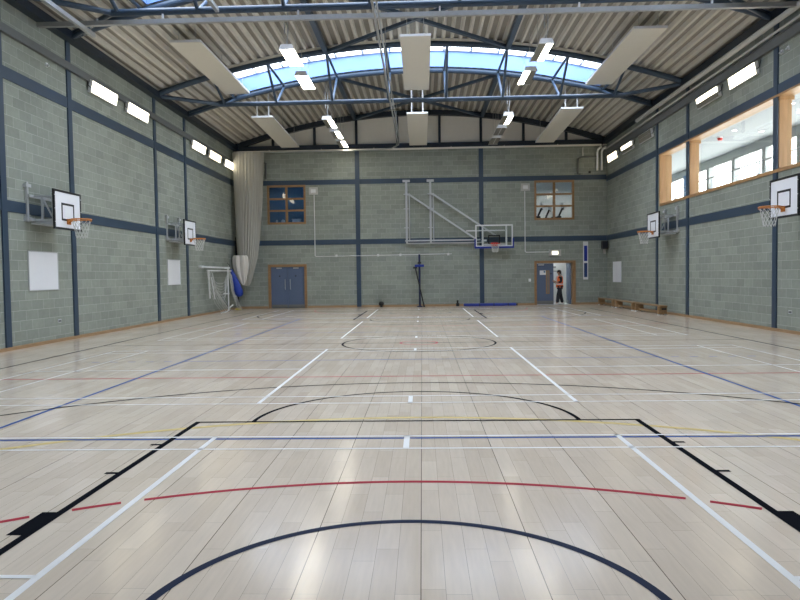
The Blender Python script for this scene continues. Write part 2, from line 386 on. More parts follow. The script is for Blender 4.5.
# ------------------------------------------------------------------ rooflights (windows 4..6)
for k, (y0, y1) in enumerate(SKY):
    r = sempty('window_%d' % (4+k), (0, (y0+y1)/2, 9.7))
    n = 28; xs = [-7.05+14.1*i/n for i in range(n+1)]
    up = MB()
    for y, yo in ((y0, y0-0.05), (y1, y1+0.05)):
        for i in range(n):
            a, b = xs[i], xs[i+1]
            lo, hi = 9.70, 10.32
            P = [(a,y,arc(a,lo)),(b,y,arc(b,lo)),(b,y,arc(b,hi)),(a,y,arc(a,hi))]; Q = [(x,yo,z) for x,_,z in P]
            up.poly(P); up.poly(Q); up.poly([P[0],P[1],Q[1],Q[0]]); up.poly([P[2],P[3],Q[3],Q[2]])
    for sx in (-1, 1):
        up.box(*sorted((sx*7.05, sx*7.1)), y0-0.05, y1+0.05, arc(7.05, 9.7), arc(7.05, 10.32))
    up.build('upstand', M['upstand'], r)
    bars = [-6.3+1.05*i for i in range(13)]
    edges = [-7.05]+bars+[7.05]
    for i in range(len(edges)-1):
        a, b = edges[i], edges[i+1]
        MB().poly([(a,y0,arc(a,10.34)),(b,y0,arc(b,10.34)),(b,y1,arc(b,10.34)),(a,y1,arc(a,10.34))]).build('pane', M['sky_glass'], r)
    for x in bars:
        MB().box(x-0.035, x+0.035, y0, y1, arc(x, 10.29), arc(x, 10.38)).build('glazing_bar', M['alu'], r)
    fr = MB()
    for y in (y0+0.03, y1-0.03):
        for i in range(n): fr.bar((xs[i], y, arc(xs[i], 10.33)), (xs[i+1], y, arc(xs[i+1], 10.33)), 0.07, 0.08)
    fr.build('window_frame', M['alu'], r)
    fl2 = MB()                                   # cream flashing along the near edge of the deck
    for i in range(n): fl2.bar((xs[i], y0-0.2, arc(xs[i], 9.725)), (xs[i+1], y0-0.2, arc(xs[i+1], 9.725)), 0.10, 0.09)
    fl2.build('flashing', M['cream'], r)

# ------------------------------------------------------------------ triangular roof trusses
def truss(yn, yf, label):
    yb = (yn+yf)/2; zb = 8.06
    t = thing('roof_truss', label, 'roof truss', (0, yb, zb), 'triangular roof trusses')
    xs = [-9.2+18.4*i/40 for i in range(41)]
    MB().tube([(x, yn, arc(x)) for x in xs], 0.10, 12).build('top_chord', M['steel'], t, True)
    MB().tube([(x, yf, arc(x)) for x in xs], 0.11, 12).build('top_chord', M['steel'], t, True)
    MB().tube([(-7.38, yb, zb), (-3, yb, zb), (3, yb, zb), (7.38, yb, zb)], 0.085, 12).build('bottom_chord', M['steel'], t, True)
    for sx in (-1, 1):
        for y in (yn, yf):
            MB().tube([(sx*7.36, yb, zb), (sx*9.18, y, 8.03)], 0.07, 10).build('end_strut', M['steel'], t, True)
    for x in (-7.2, -5.25, -3.15, -1.07, 1.07, 3.15, 5.25, 7.2):
        zc = arc(x)
        MB().tube([(x, yb, zb), (x, yn, zc)], 0.048, 8).build('web_member', M['steel'], t, True)
        MB().tube([(x, yb, zb), (x, yf, zc)], 0.048, 8).build('web_member', M['steel'], t, True)
        MB().tube([(x, yn, zc), (x, yf, zc)], 0.048, 8).build('cross_strut', M['steel'], t, True)
    return t
truss(13.2, 16.12, 'slate blue tubular roof truss cut by the top edge of the photo, nearest the camera')
truss(21.8, 24.75, 'slate blue tubular roof truss seen whole, spanning under the far rooflight')

# ------------------------------------------------------------------ floor markings (thin painted lines, parts of the floor)
Z1 = [0.0008]
class Lines(MB):
    def __init__(s, z): super().__init__(); s.z = z
    def rect(s, x0, x1, y0, y1):
        s.poly([(x0,y0,s.z),(x1,y0,s.z),(x1,y1,s.z),(x0,y1,s.z)]); return s
    def xline(s, y, x0, x1, w=0.05): return s.rect(x0, x1, y-w/2, y+w/2)
    def yline(s, x, y0, y1, w=0.05): return s.rect(x-w/2, x+w/2, y0, y1)
    def arcl(s, cx, cy, r, a0, a1, w=0.05, n=72):
        for i in range(n):
            t0, t1 = math.radians(a0+(a1-a0)*i/n), math.radians(a0+(a1-a0)*(i+1)/n)
            s.poly([(cx+(r-w/2)*math.cos(t0),cy+(r-w/2)*math.sin(t0),s.z),(cx+(r+w/2)*math.cos(t0),cy+(r+w/2)*math.sin(t0),s.z),
                    (cx+(r+w/2)*math.cos(t1),cy+(r+w/2)*math.sin(t1),s.z),(cx+(r-w/2)*math.cos(t1),cy+(r-w/2)*math.sin(t1),s.z)])
        return s
L = Lines(0.0020)     # basketball, black
L.yline(-7.52, 0, 28); L.yline(7.52, 0, 28); L.xline(14, -7.5, 7.5); L.xline(0, -7.5, 7.5); L.xline(28, -7.5, 7.5)
L.arcl(0, 14, 1.78, 0, 360)
for by, sg in ((0, 1), (28, -1)):
    L.xline(by+sg*5.78, -2.42, 2.42)
    for sx in (-1, 1):
        L.yline(sx*2.39, *sorted((by, by+sg*5.8)), w=0.06)
        L.rect(*sorted((sx*2.42, sx*2.52)), *sorted((by+sg*2.64, by+sg*3.04)))
        for yy in (1.75, 3.9, 4.8): L.rect(*sorted((sx*2.42, sx*2.52)), *sorted((by+sg*yy, by+sg*(yy+0.05))))
        L.yline(sx*6.6, *sorted((by, by+sg*2.99)))
    a = math.degrees(math.acos(6.6/6.75))
    L.arcl(0, by+sg*1.575, 6.73, sg*a, sg*(180-a), n=90)
    L.arcl(0, by+sg*5.8, 1.775, 0, sg*180)
L.build('basketball_line', M['line_black'], fl)
L = Lines(0.0020)
for by, sg in ((0, 1), (28, -1)): L.arcl(0, by+sg*1.575, 1.29, 0, sg*180, w=0.055)
L.build('no_charge_arc', M['line_navy'], fl)
L = Lines(0.0012)     # netball, red
for y in (8.95, 19.05): L.xline(y, -7.6, 7.6)
L.arcl(0, 14, 0.43, 0, 360)
for x0, x1 in ((-4.85, -2.56), (-2.34, -2.06), (-1.92, 1.92), (2.06, 2.34), (2.6, 4.85)):
    a0, a1 = math.degrees(math.acos(x1/4.88)), math.degrees(math.acos(x0/4.88))
    L.arcl(0, -1.2, 4.88, a0, a1, n=max(8, int((x1-x0)*15)))
L.arcl(0, 29.2, 4.88, 180, 360)
L.build('netball_line', M['line_red'], fl)
L = Lines(0.0016)     # volleyball, blue
for x in (-4.475, 4.475): L.yline(x, 5.0, 23.0)
for y in (5.03, 22.97): L.xline(y, -7.4, 7.4)
for y in (11.0, 17.0):
    L.xline(y, -4.5, 4.5, 0.045)
    for k in range(5):
        for sx in (-1, 1): L.rect(*sorted((sx*(4.7+0.35*k), sx*(4.85+0.35*k))), y-0.022, y+0.022)
L.build('volleyball_line', M['line_blue'], fl)
L = Lines(0.0010)     # worn yellow arc
L.arcl(0, -0.65, 6.6, 35, 145, 0.075); L.arcl(0, 28.65, 6.6, 215, 325, 0.05)
L.build('football_line', M['line_yellow'], fl)
L = Lines(0.0024)     # four badminton courts across the hall, white
for c0 in (-0.97, 6.78, 15.2, 23.1):
    c1 = c0+6.1
    for y in (c0+0.02, c0+0.48, c1-0.48, c1-0.02): L.xline(y, -6.7, 6.7, 0.032)
    for sx in (-1, 1):
        L.yline(sx*1.98, c0, c1, 0.05); L.yline(sx*6.68, c0, c1, 0.03); L.yline(sx*5.94, c0, c1, 0.03)
        L.xline(c0+3.05, *sorted((sx*2.0, sx*6.7)), 0.04)
    for y0, y1 in ((c0, c0+0.46), (c1-0.46, c1)): L.yline(-0.07, y0, y1, 0.055)
L.build('badminton_line', M['line_white'], fl)

# ------------------------------------------------------------------ end wall windows and rooms behind
def end_window(n, W, pane_mat):
    x0, x1, z0, z1 = W
    r = sempty('window_%d' % n, ((x0+x1)/2, YE, z0)); f = MB(); t = 0.10
    f.box(x0, x0+t, YE-0.04, YE+0.12, z0, z1); f.box(x1-t, x1, YE-0.04, YE+0.12, z0, z1)
    f.box(x0+t, x1-t, YE-0.04, YE+0.12, z0, z0+t); f.box(x0+t, x1-t, YE-0.04, YE+0.12, z1-t, z1)
    xm = (x0+x1)/2; f.box(xm-0.055, xm+0.055, YE-0.03, YE+0.11, z0+t, z1-t)
    h = (z1-z0-2*t)/3
    for k in (1, 2):
        for a, b in ((x0+t, xm-0.055), (xm+0.055, x1-t)): f.box(a, b, YE-0.03, YE+0.11, z0+t+k*h-0.045, z0+t+k*h+0.045)
    f.build('window_frame', M['wood'], r)
    for k in range(3):
        for a, b in ((x0+t, xm-0.055), (xm+0.055, x1-t)):
            MB().box(a, b, YE+0.03, YE+0.036, z0+t+k*h+(0.045 if k else 0), z0+t+(k+1)*h-(0.045 if k < 2 else 0)).build('pane', pane_mat, r)
end_window(1, WIN1, M['glass_dark']); end_window(2, WIN2, M['glass'])
def shell(name, x0, x1, y0, y1, z0, z1, m, holes=()):
    w = MB(); t = 0.12
    w.box(x0-t, x0, y0, y1, z0-t, z1+t); w.box(x1, x1+t, y0, y1, z0-t, z1+t)
    w.box(x0, x1, y0, y1, z0-t, z0); w.box(x0, x1, y0, y1, z1, z1+t)
    for a in grid_wall(x0-t, x1+t, z0-t, z1+t, list(holes)): w.box(a[0], a[1], y1, y1+t, a[2], a[3])
    return struct(w.build(name, m))
shell('wall_store_room', -9.0, -4.6, YE+0.31, YE+4.0, 3.9, 6.9, M['office_blue'])
shell('wall_fitness_room', 4.4, 9.2, YE+0.31, YE+4.6, 3.9, 6.75, M['office_grey'], [(5.2, 8.9, 4.3, 6.0)])
shell('wall_door_backing', -8.2, -5.2, YE+0.31, YE+2.0, 0.0, 2.6, M['office_blue'])  # added dark box that stops daylight leaking around the closed door
shell('wall_corridor', 5.2, 8.4, YE+0.31, YE+2.6, 0.0, 2.75, M['plaster'])
# window_7: daylight window at the back of the fitness room
r = sempty('window_7', (7.05, YE+4.65, 4.3)); f = MB()
for x in (5.2, 6.42, 7.64, 8.86): f.box(x, x+0.06, YE+4.6, YE+4.7, 4.3, 6.0)
f.box(5.2, 8.9, YE+4.6, YE+4.7, 4.3, 4.36); f.box(5.2, 8.9, YE+4.6, YE+4.7, 5.94, 6.0); f.build('window_frame', M['white'], r)
MB().box(5.2, 8.9, YE+4.64, YE+4.645, 4.3, 6.0).build('pane', M['glass'], r)
MB().box(5.2, 8.9, YE+4.5, YE+4.52, 4.58, 6.0).build('roller_blind', sheer('pale_blind', (0.62, 0.64, 0.62), 0.86), r)
# exercise machines behind the right window
def machine(x, y, label):
    t = thing('exercise_machine', label, 'exercise machine', (x, y, 3.9), 'exercise machines behind the right window')
    MB().box(x-0.3, x+0.3, y-0.5, y+0.5, 3.9, 4.02).build('base', M['black'], t, bevel=0.02)
    MB().tube([(x-0.25, y-0.4, 4.0), (x+0.05, y, 4.62), (x+0.25, y+0.1, 5.02)], 0.05, 8).build('upright', M['black'], t, True)
    MB().tube([(x+0.2, y-0.35, 4.85), (x+0.25, y, 5.0), (x+0.2, y+0.35, 4.85)], 0.03, 8).build('handlebar', M['grey_plastic'], t, True)
    MB().box(x+0.16, x+0.3, y-0.16, y+0.16, 4.98, 5.2).build('console', M['office_grey'], t, bevel=0.02)
    MB().box(x-0.12, x+0.12, y-0.22, y+0.22, 4.08, 4.55).build('flywheel', M['black'], t, bevel=0.05)
    MB().box(x-0.4, x-0.1, y-0.15, y+0.15, 4.4, 4.5).build('saddle', M['black'], t, bevel=0.03)
machine(6.15, YE+1.5, 'dark exercise machine behind the bottom left pane of the right window')
machine(6.75, YE+2.6, 'dark exercise machine seen between the two lower middle panes of the right window, furthest back')
machine(7.25, YE+1.6, 'dark exercise machine behind the bottom right pane of the right window')
t = thing('added_room_light', 'added unseen light on the ceiling of the dark room behind the left window', 'ceiling light', (-7.2, YE+2.2, 6.9))  # added lamp, out of view, brightens the room behind the left window
MB().box(-8.0, -6.4, YE+2.1, YE+2.3, 6.82, 6.899).build('housing', M['white'], t)
MB().box(-7.95, -6.45, YE+2.12, YE+2.28, 6.80, 6.82).build('diffuser', emit('added_room_glow', (0.75, 0.9, 1.0), 9.0), t)
# store room things on the sill
t = thing('equipment_box', 'pale box on the sill behind the bottom right pane of the left window', 'box', (-6.3, YE+0.5, 4.24))
MB().box(-6.5, -6.08, YE+0.42, YE+0.62, 4.33, 4.5).build('body', M['white'], t, bevel=0.01)
MB().box(-6.52, -6.06, YE+0.40, YE+0.64, 4.5, 4.54).build('lid', M['white'], t, bevel=0.008)
MB().box(-7.5, -5.85, YE+0.30, YE+0.75, 4.19, 4.33).build('shelf', M['office_grey'], bpy.data.objects['window_1'])
tag(MB().sphere((-6.98, YE+0.5, 4.42), 0.10, sub=3).build('ball', M['white'], smooth=True, origin=(-6.98, YE+0.5, 4.33)), 'small white ball behind the bottom left pane of the left window', 'ball')
tag(MB().tube([(-7.3, YE+0.5, 4.33), (-7.3, YE+0.5, 4.45), (-7.3, YE+0.5, 4.5)], [0.06, 0.06, 0.045], 12).build('tub', M['white'], smooth=True, origin=(-7.3, YE+0.5, 4.33)), 'small pale tub at the left end of the left window sill', 'tub')

# ------------------------------------------------------------------ doors
def pull(mb, x, y, z0, z1): mb.tube([(x, y+0.07, z0), (x, y, z0), (x, y, z1), (x, y+0.07, z1)], 0.016, 8)
r = sempty('door_1', (-6.7, YE, 0)); x0, x1, z0, z1 = DR1
f = MB(); f.box(x0-0.02, x0+0.11, YE-0.05, YE+0.2, 0, z1+0.02); f.box(x1-0.11, x1+0.02, YE-0.05, YE+0.2, 0, z1+0.02); f.box(x0+0.11, x1-0.11, YE-0.05, YE+0.2, z1-0.11, z1+0.02)
f.build('door_frame', M['wood'], r)
xm = (x0+x1)/2
for a, b, sx in ((x0+0.115, xm-0.004, 1), (xm+0.004, x1-0.115, -1)):
    lf = MB().box(a, b, YE+0.03, YE+0.08, 0.02, z1-0.12).build('door_leaf', M['door_blue'], r)
    MB().box(a+0.02, b-0.02, YE+0.022, YE+0.03, 0.03, 0.17).build('kick_plate', M['kick'], lf)
    xh = xm-sx*0.13; mb = MB(); pull(mb, xh, YE-0.03, 0.95, 1.45); mb.build('door_handle', M['alu'], lf, True)
    xc = (a+b)/2; MB().box(xc-0.13, xc+0.13, YE-0.03, YE+0.03, z1-0.2, z1-0.14).build('door_closer', M['alu'], lf)
    MB().tube([(xc+sx*0.02, YE+0.03, 1.62), (xc+sx*0.02, YE+0.015, 1.62)], 0.035, 12).build('viewer', M['black'], lf, True)
r = sempty('door_2', (6.7, YE, 0)); x0, x1, z0, z1 = DR2
f = MB(); f.box(x0-0.04, x0+0.08, YE-0.05, YE+0.25, 0, z1+0.03); f.box(x1-0.10, x1+0.06, YE-0.05, YE+0.25, 0, z1+0.03); f.box(x0+0.08, x1-0.10, YE-0.05, YE+0.25, z1-0.09, z1+0.03)
f.build('door_frame', M['wood'], r)
lf = MB().box(x0+0.085, 6.66, YE+0.03, YE+0.08, 0.02, z1-0.1).build('door_leaf', M['door_blue'], r)
MB().box(x0+0.10, 6.64, YE+0.022, YE+0.03, 0.03, 0.2).build('kick_plate', M['kick'], lf)
MB().box(6.28, 6.46, YE+0.02, YE+0.09, 0.55, 1.72).build('vision_panel', M['wood'], lf)
MB().box(6.32, 6.42, YE+0.012, YE+0.095, 0.6, 1.67).build('vision_glass', mat('tan_glazing', (0.22, 0.185, 0.15), 0.3), lf)
MB().box(5.90, 6.18, YE-0.03, YE+0.03, z1-0.2, z1-0.15).build('door_closer', M['alu'], lf)
pn = MB().box(5.98, 6.28, YE+0.022, YE+0.03, 1.5, 1.72).build('paper_notice', M['white'], lf)
MB().box(6.17, 6.25, YE+0.018, YE+0.022, 1.61, 1.70).build('notice_picture', M['office_blue'], pn)
MB().tube([(6.53, YE+0.03, 1.55), (6.53, YE+0.01, 1.55)], 0.035, 12).build('lock', M['black'], lf, True)
lf = MB().box(7.49, 7.54, YE+0.12, YE+0.95, 0.02, z1-0.1).build('door_leaf', M['door_blue'], r)
lf['label'] = 'right hand door leaf swung open'
MB().box(7.48, 7.49, YE+0.2, YE+0.9, 0.03, 0.2).build('kick_plate', M['kick'], lf)
# wall notices in the corridor
t = thing('wall_notice', 'white notice with dark frame on corridor wall behind the person', 'notice', (7.35, YE+2.59, 1.05))
MB().box(7.12, 7.58, YE+2.57, YE+2.6, 1.05, 1.7).build('notice_frame', M['black'], t)
MB().box(7.15, 7.55, YE+2.56, YE+2.57, 1.08, 1.67).build('sheet', M['white'], t)
tag(MB().box(7.0, 7.3, YE+2.58, YE+2.6, 1.85, 1.95).build('corridor_sign', M['grey_plastic'], origin=(7.15, YE+2.59, 1.85)), 'small grey sign high on corridor wall above the person', 'sign')

# ------------------------------------------------------------------ viewing gallery behind the right wall
r = sempty('window_3', (9.45, 15, GZ0)); f = MB()
f.box(9.26, 9.64, GY0, GY1, GZ0-0.04, GZ0+0.045); f.box(9.26, 9.64, GY0, GY1, GZ1-0.02, GZ1+0.035)
f.build('window_frame', M['wood_post'], r)
MB().box(9.27, 9.72, GY1-0.06, GY1+0.02, GZ0+0.045, GZ1-0.02).build('window_jamb', M['wood_post'], r)
for y in (7.4, 10.3, 13.2, 16.12, 21.75):
    p = MB().box(9.31, 9.62, y-0.12, y+0.12, GZ0+0.045, GZ1-0.12).build('window_post', M['wood_post'], r)
    MB().box(9.30, 9.66, y-0.17, y+0.17, GZ1-0.12, GZ1-0.02).build('post_cap', M['wood_post'], p)
for a, b in ((7.55, 10.15), (10.45, 13.05), (13.35, 15.98), (16.26, 21.6), (21.9, 24.34)):
    MB().box(9.50, 9.506, a, b, GZ0+0.05, GZ1-0.02).build('pane', M['glass'], r)
GX = 12.35
w = MB()
w.box(9.6, GX+0.2, 5.9, 37, 3.0, 3.15)                                  # gallery floor
w.box(9.6, GX+0.2, 5.7, 5.9, 3.0, 6.5); w.box(9.6, GX+0.2, 37, 37.2, 3.0, 6.5)
w.box(9.6, 9.7, YE+0.3, 37, 3.15, 6.28)
for a in grid_wall(5.9, 37, 3.15, 6.28, [(6.4, 36.4, 3.3, 6.0)]): w.box(GX, GX+0.2, *a)
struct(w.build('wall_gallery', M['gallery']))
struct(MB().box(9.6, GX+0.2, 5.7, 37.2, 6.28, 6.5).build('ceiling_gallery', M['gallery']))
r = sempty('window_8', (GX+0.1, 20, 3.75)); ped = [6.4, 9.6, 12.0, 14.2, 16.4, 18.4, 20.5, 22.7, 25.0, 27.3, 29.75, 32.2, 34.4, 36.4]
for i, y in enumerate(ped): MB().box(GX-0.02, GX+0.2, y-0.13, y+0.13, 3.3, 6.0).build('mullion', M['grey_plastic'] if i != 10 else M['frame_blue'], r)
f = MB(); f.box(GX, GX+0.15, 6.4, 36.4, 3.3, 3.37); f.box(GX, GX+0.15, 6.4, 36.4, 5.94, 6.0); f.build('window_frame', M['grey_plastic'], r)
for i in range(len(ped)-1): MB().box(GX+0.10, GX+0.106, ped[i]+0.13, ped[i+1]-0.13, 3.37, 5.94).build('pane', M['glass'], r)
# balustrade
t = thing('balustrade', 'slim grey balustrade with clamps behind the long gallery window', 'railing', (9.75, 16, 3.15))
MB().tube([(9.75, 6.5, 4.68), (9.75, 24.3, 4.68)], 0.022, 8).build('top_rail', M['grey_plastic'], t, True)
y = 7.0
while y < 24.3:
    p = MB().tube([(9.75, y, 3.15), (9.75, y, 4.66)], 0.018, 8).build('rail_post', M['alu'], t, True)
    MB().box(9.70, 9.80, y-0.05, y+0.05, 4.28, 4.36).build('glass_clamp', M['alu'], p)
    y += 1.55
MB().box(9.745, 9.755, 6.6, 24.2, 3.25, 4.5).build('glass_screen', M['glass'], t)
def dlight(x, y, label):
    t = thing('downlight', label, 'ceiling light', (x, y, 6.28), 'downlights in the gallery ceiling')
    MB().tube([(x, y, 6.28), (x, y, 6.262)], 0.085, 20).build('bezel', M['white'], t, True)
    MB().tube([(x, y, 6.263), (x, y, 6.258)], 0.06, 20).build('lens', M['downlight'], t, True)
dlight(10.6, 21.2, 'round downlight in the gallery ceiling right beside the red alarm')
dlight(11.62, 21.45, 'round downlight in the gallery ceiling between the red alarm and the outer windows')
dlight(10.58, 17.72, 'round downlight in the gallery ceiling nearest the right edge of the photo')
t = thing('fire_alarm', 'small red alarm sounder on the white gallery ceiling', 'alarm', (10.63, 22.33, 6.28))
MB().tube([(10.63, 22.33, 6.28), (10.63, 22.33, 6.25)], 0.09, 16).build('base', M['white'], t, True)
MB().tube([(10.63, 22.33, 6.25), (10.63, 22.33, 6.17), (10.63, 22.33, 6.16)], [0.085, 0.075, 0.05], 16).build('sounder', M['red'], t, True)

# ------------------------------------------------------------------ side basketball goals
def ring_net(mb, cx, cy, z, r, rows=5, n=12, drop=0.42, taper=0.58):
    def P(k, i, odd):
        t = k/rows; rr = r*(1-(1-taper)*t**0.7); a = (i+(0.5 if odd else 0))*2*PI/n
        return (cx+rr*math.cos(a), cy+rr*math.sin(a), z-drop*t)
    for k in range(rows):
        for i in range(n):
            mb.tube([P(k, i, k % 2), P(k+1, i, (k+1) % 2)], 0.0045, 4); mb.tube([P(k, i, k % 2), P(k+1, i-1 if (k+1) % 2 else i+1, (k+1) % 2)], 0.0045, 4)
def circ(cx, cy, z, r, n=28): return [(cx+r*math.cos(i*2*PI/n), cy+r*math.sin(i*2*PI/n), z) for i in range(n)]
def side_goal():
    """wall at x=0, hall towards +x; origin at wall, z = floor"""
    t = thing('basketball_goal', 'x', 'basketball goal', (0,0,0), 'wall mounted practice goals')
    for y in (-0.6, 0.6):
        p = MB().box(0.002, 0.06, y-0.035, y+0.035, 2.98, 3.92).build('wall_post', M['alu'], t)
        for za, zb in ((3.80, 3.88), (3.0, 3.09)): MB().box(0.002, 0.09, y-0.10, y+0.10, za, zb).build('wall_clamp', M['alu'], p)
    for y in (-0.42, 0.42):
        a = MB(); a.bar((0.06, y, 3.03), (0.66, y, 3.03), 0.05, 0.06); a.bar((0.06, y, 3.60), (0.66, y, 3.60), 0.04, 0.05)
        for x in (0.3, 0.56): a.bar((x, y, 3.05), (x, y, 3.58), 0.045, 0.045)
        a.bar((0.33, y, 3.53), (0.53, y, 3.12), 0.03, 0.03)
        a.build('support_arm', M['alu'], t)
    c = MB(); c.box(0.06, 0.11, -0.62, 0.62, 3.0, 3.07); c.box(0.06, 0.11, -0.62, 0.62, 3.57, 3.63); c.bar((0.64, -0.5, 3.05), (0.64, 0.5, 3.05), 0.05, 0.05); c.bar((0.64, -0.5, 3.6), (0.64, 0.5, 3.6), 0.05, 0.05)
    c.box(0.06, 0.40, -0.5, 0.5, 2.93, 2.97)
    c.build('mounting_frame', M['alu'], t)
    bb = MB().box(0.67, 0.69, -0.6, 0.6, 2.83, 3.74).build('backboard', M['board_white'], t)
    e = MB(); x0, x1 = 0.66, 0.70
    e.box(x0, x1, -0.62, -0.57, 2.81, 3.76); e.box(x0, x1, 0.57, 0.62, 2.81, 3.76); e.box(x0, x1, -0.57, 0.57, 2.81, 2.86); e.box(x0, x1, -0.57, 0.57, 3.71, 3.76)
    e.build('black_border', M['black'], bb)
    e = MB(); x0, x1 = 0.69, 0.693
    e.box(x0, x1, -0.29, -0.24, 3.03, 3.46); e.box(x0, x1, 0.24, 0.29, 3.03, 3.46); e.box(x0, x1, -0.24, 0.24, 3.03, 3.08); e.box(x0, x1, -0.24, 0.24, 3.41, 3.46)
    e.build('target_square', M['black'], bb)
    e = MB()
    for y in (-0.595, 0.595):
        for z in (2.98, 3.3, 3.62): e.box(0.70, 0.706, y-0.012, y+0.012, z-0.012, z+0.012)
    e.build('fixing_bolt', M['alu'], bb)
    rm = MB(); rm.tube(circ(1.02, 0, 3.07, 0.23), 0.014, 8, closed=True); rm.box(0.70, 0.72, -0.08, 0.08, 2.95, 3.08); rm.bar((0.71, -0.06, 3.06), (0.83, -0.12, 3.065), 0.02, 0.03); rm.bar((0.71, 0.06, 3.06), (0.83, 0.12, 3.065), 0.02, 0.03); rm.bar((0.71, 0, 2.98), (0.80, 0, 3.05), 0.03, 0.02)
    o = rm.build('rim', M['orange'], t, True)
    hk = MB()
    for i in range(12):
        an = i*2*PI/12; hk.bar((1.02+0.235*math.cos(an), 0.235*math.sin(an), 3.06), (1.02+0.225*math.cos(an), 0.225*math.sin(an), 3.015), 0.012, 0.012)
    hk.build('net_hook', M['orange'], o)
    n = MB(); ring_net(n, 1.02, 0, 3.03, 0.215); n.build('net', M['net'], t, True)
    return t
g0 = side_goal(); g0.location = (-9.3, 14.65, 0); g0['label'] = 'wall mounted basketball goal nearest the camera on the left wall'
dup(g0, (-9.3, 23.2, 0), 0, 'further wall mounted basketball goal on the left wall, nearer the folded white goal')
dup(g0, (9.3, 14.47, 0), PI, 'wall mounted basketball goal at the right edge of the photo under the gallery window')
dup(g0, (9.3, 23.2, 0), PI, 'wall mounted basketball goal below the far end of the gallery window on the right wall')

# ------------------------------------------------------------------ swing-aside competition goal on the end wall
t = thing('competition_goal', 'swing aside competition basketball goal with clear backboard folded against the end wall', 'basketball goal', (2.0, YE, 3.0))
for x in (-0.64, 0.56):
    p = MB().box(x-0.05, x+0.05, YE-0.12, YE-0.042, 3.18, 6.3).build('wall_post', M['alu'], t)
    MB().box(x-0.18, x+0.18, YE-0.125, YE-0.025, 6.22, 6.33).build('wall_clamp', M['alu'], p)
    for z in (5.62, 4.9, 3.95): MB().box(x-0.14, x+0.14, YE-0.1, YE-0.002, z-0.02, z+0.02).build('wall_clamp', M['alu'], p)
    a = MB(); a.tube([(x+0.14, YE-0.16, 3.25), (x+0.14, YE-0.16, 5.6)], 0.03, 8); a.box(x-0.05, x+0.18, YE-0.20, YE-0.11, 5.55, 5.64); a.build('hinge_tube', M['alu'], t, True)
MB().bar((-0.50, YE-0.30, 5.58), (2.86, YE-0.48, 3.26), 0.06, 0.08).build('diagonal_arm', M['alu'], t)
MB().bar((0.70, YE-0.24, 5.58), (3.75, YE-0.42, 3.48), 0.06, 0.08).build('diagonal_arm', M['alu'], t)
MB().box(-0.72, 3.0, YE-0.40, YE-0.32, 3.25, 3.32).build('boom', M['alu'], t)
MB().box(-0.66, 3.2, YE-0.26, YE-0.18, 3.13, 3.19).build('boom', M['alu'], t)
BY = 31.12
bb = MB().box(2.76, 4.55, BY, BY+0.02, 2.94, 3.98).build('backboard', M['glass'], t)
e = MB()
e.box(2.74, 2.80, BY-0.012, BY+0.03, 2.92, 4.0); e.box(4.51, 4.57, BY-0.012, BY+0.03, 2.92, 4.0); e.box(2.80, 4.51, BY-0.012, BY+0.03, 3.94, 4.0); e.box(2.80, 4.51, BY-0.012, BY+0.03, 2.92, 2.98)
e.build('board_edge', M['white'], bb)
e = MB(); x0, x1, z0, z1 = 3.36, 3.94, 3.06, 3.49
e.box(x0, x0+0.05, BY-0.014, BY-0.002, z0, z1); e.box(x1-0.05, x1, BY-0.014, BY-0.002, z0, z1); e.box(x0, x1, BY-0.014, BY-0.002, z1-0.05, z1); e.box(x0, x1, BY-0.014, BY-0.002, z0, z0+0.05)
e.build('target_square', M['black'], bb)
e = MB(); e.box(2.72, 4.60, BY-0.03, BY+0.05, 2.84, 2.935); e.box(2.69, 2.755, BY-0.03, BY+0.05, 2.84, 3.32); e.box(4.555, 4.62, BY-0.03, BY+0.05, 2.84, 3.32)
e.build('edge_padding', M['blue_pad'], bb)
e = MB()
for x in (3.10, 4.26): e.box(x-0.04, x+0.04, BY+0.03, BY+0.10, 2.98, 3.94)
e.box(2.30, 4.2, BY+0.10, BY+0.16, 3.70, 3.75); e.box(3.10, 4.26, BY+0.10, BY+0.16, 3.02, 3.07); e.box(3.06, 3.3, BY+0.10, BY+0.25, 3.2, 3.28)
e.build('backing_frame', M['white'], t)
rm = MB(); rm.tube(circ(3.66, BY-0.42, 3.05, 0.23), 0.019, 8, closed=True); rm.box(3.50, 3.82, BY-0.04, BY-0.014, 2.95, 3.12); rm.bar((3.58, BY-0.04, 3.05), (3.55, BY-0.22, 3.05), 0.02, 0.03); rm.bar((3.74, BY-0.04, 3.05), (3.77, BY-0.22, 3.05), 0.02, 0.03); rm.box(3.52, 3.80, BY-0.2, BY-0.03, 2.97, 3.04)
rm.build('rim', M['red'], t, True)
n = MB(); ring_net(n, 3.66, BY-0.42, 3.04, 0.22, drop=0.40); n.build('net', M['net'], t, True)

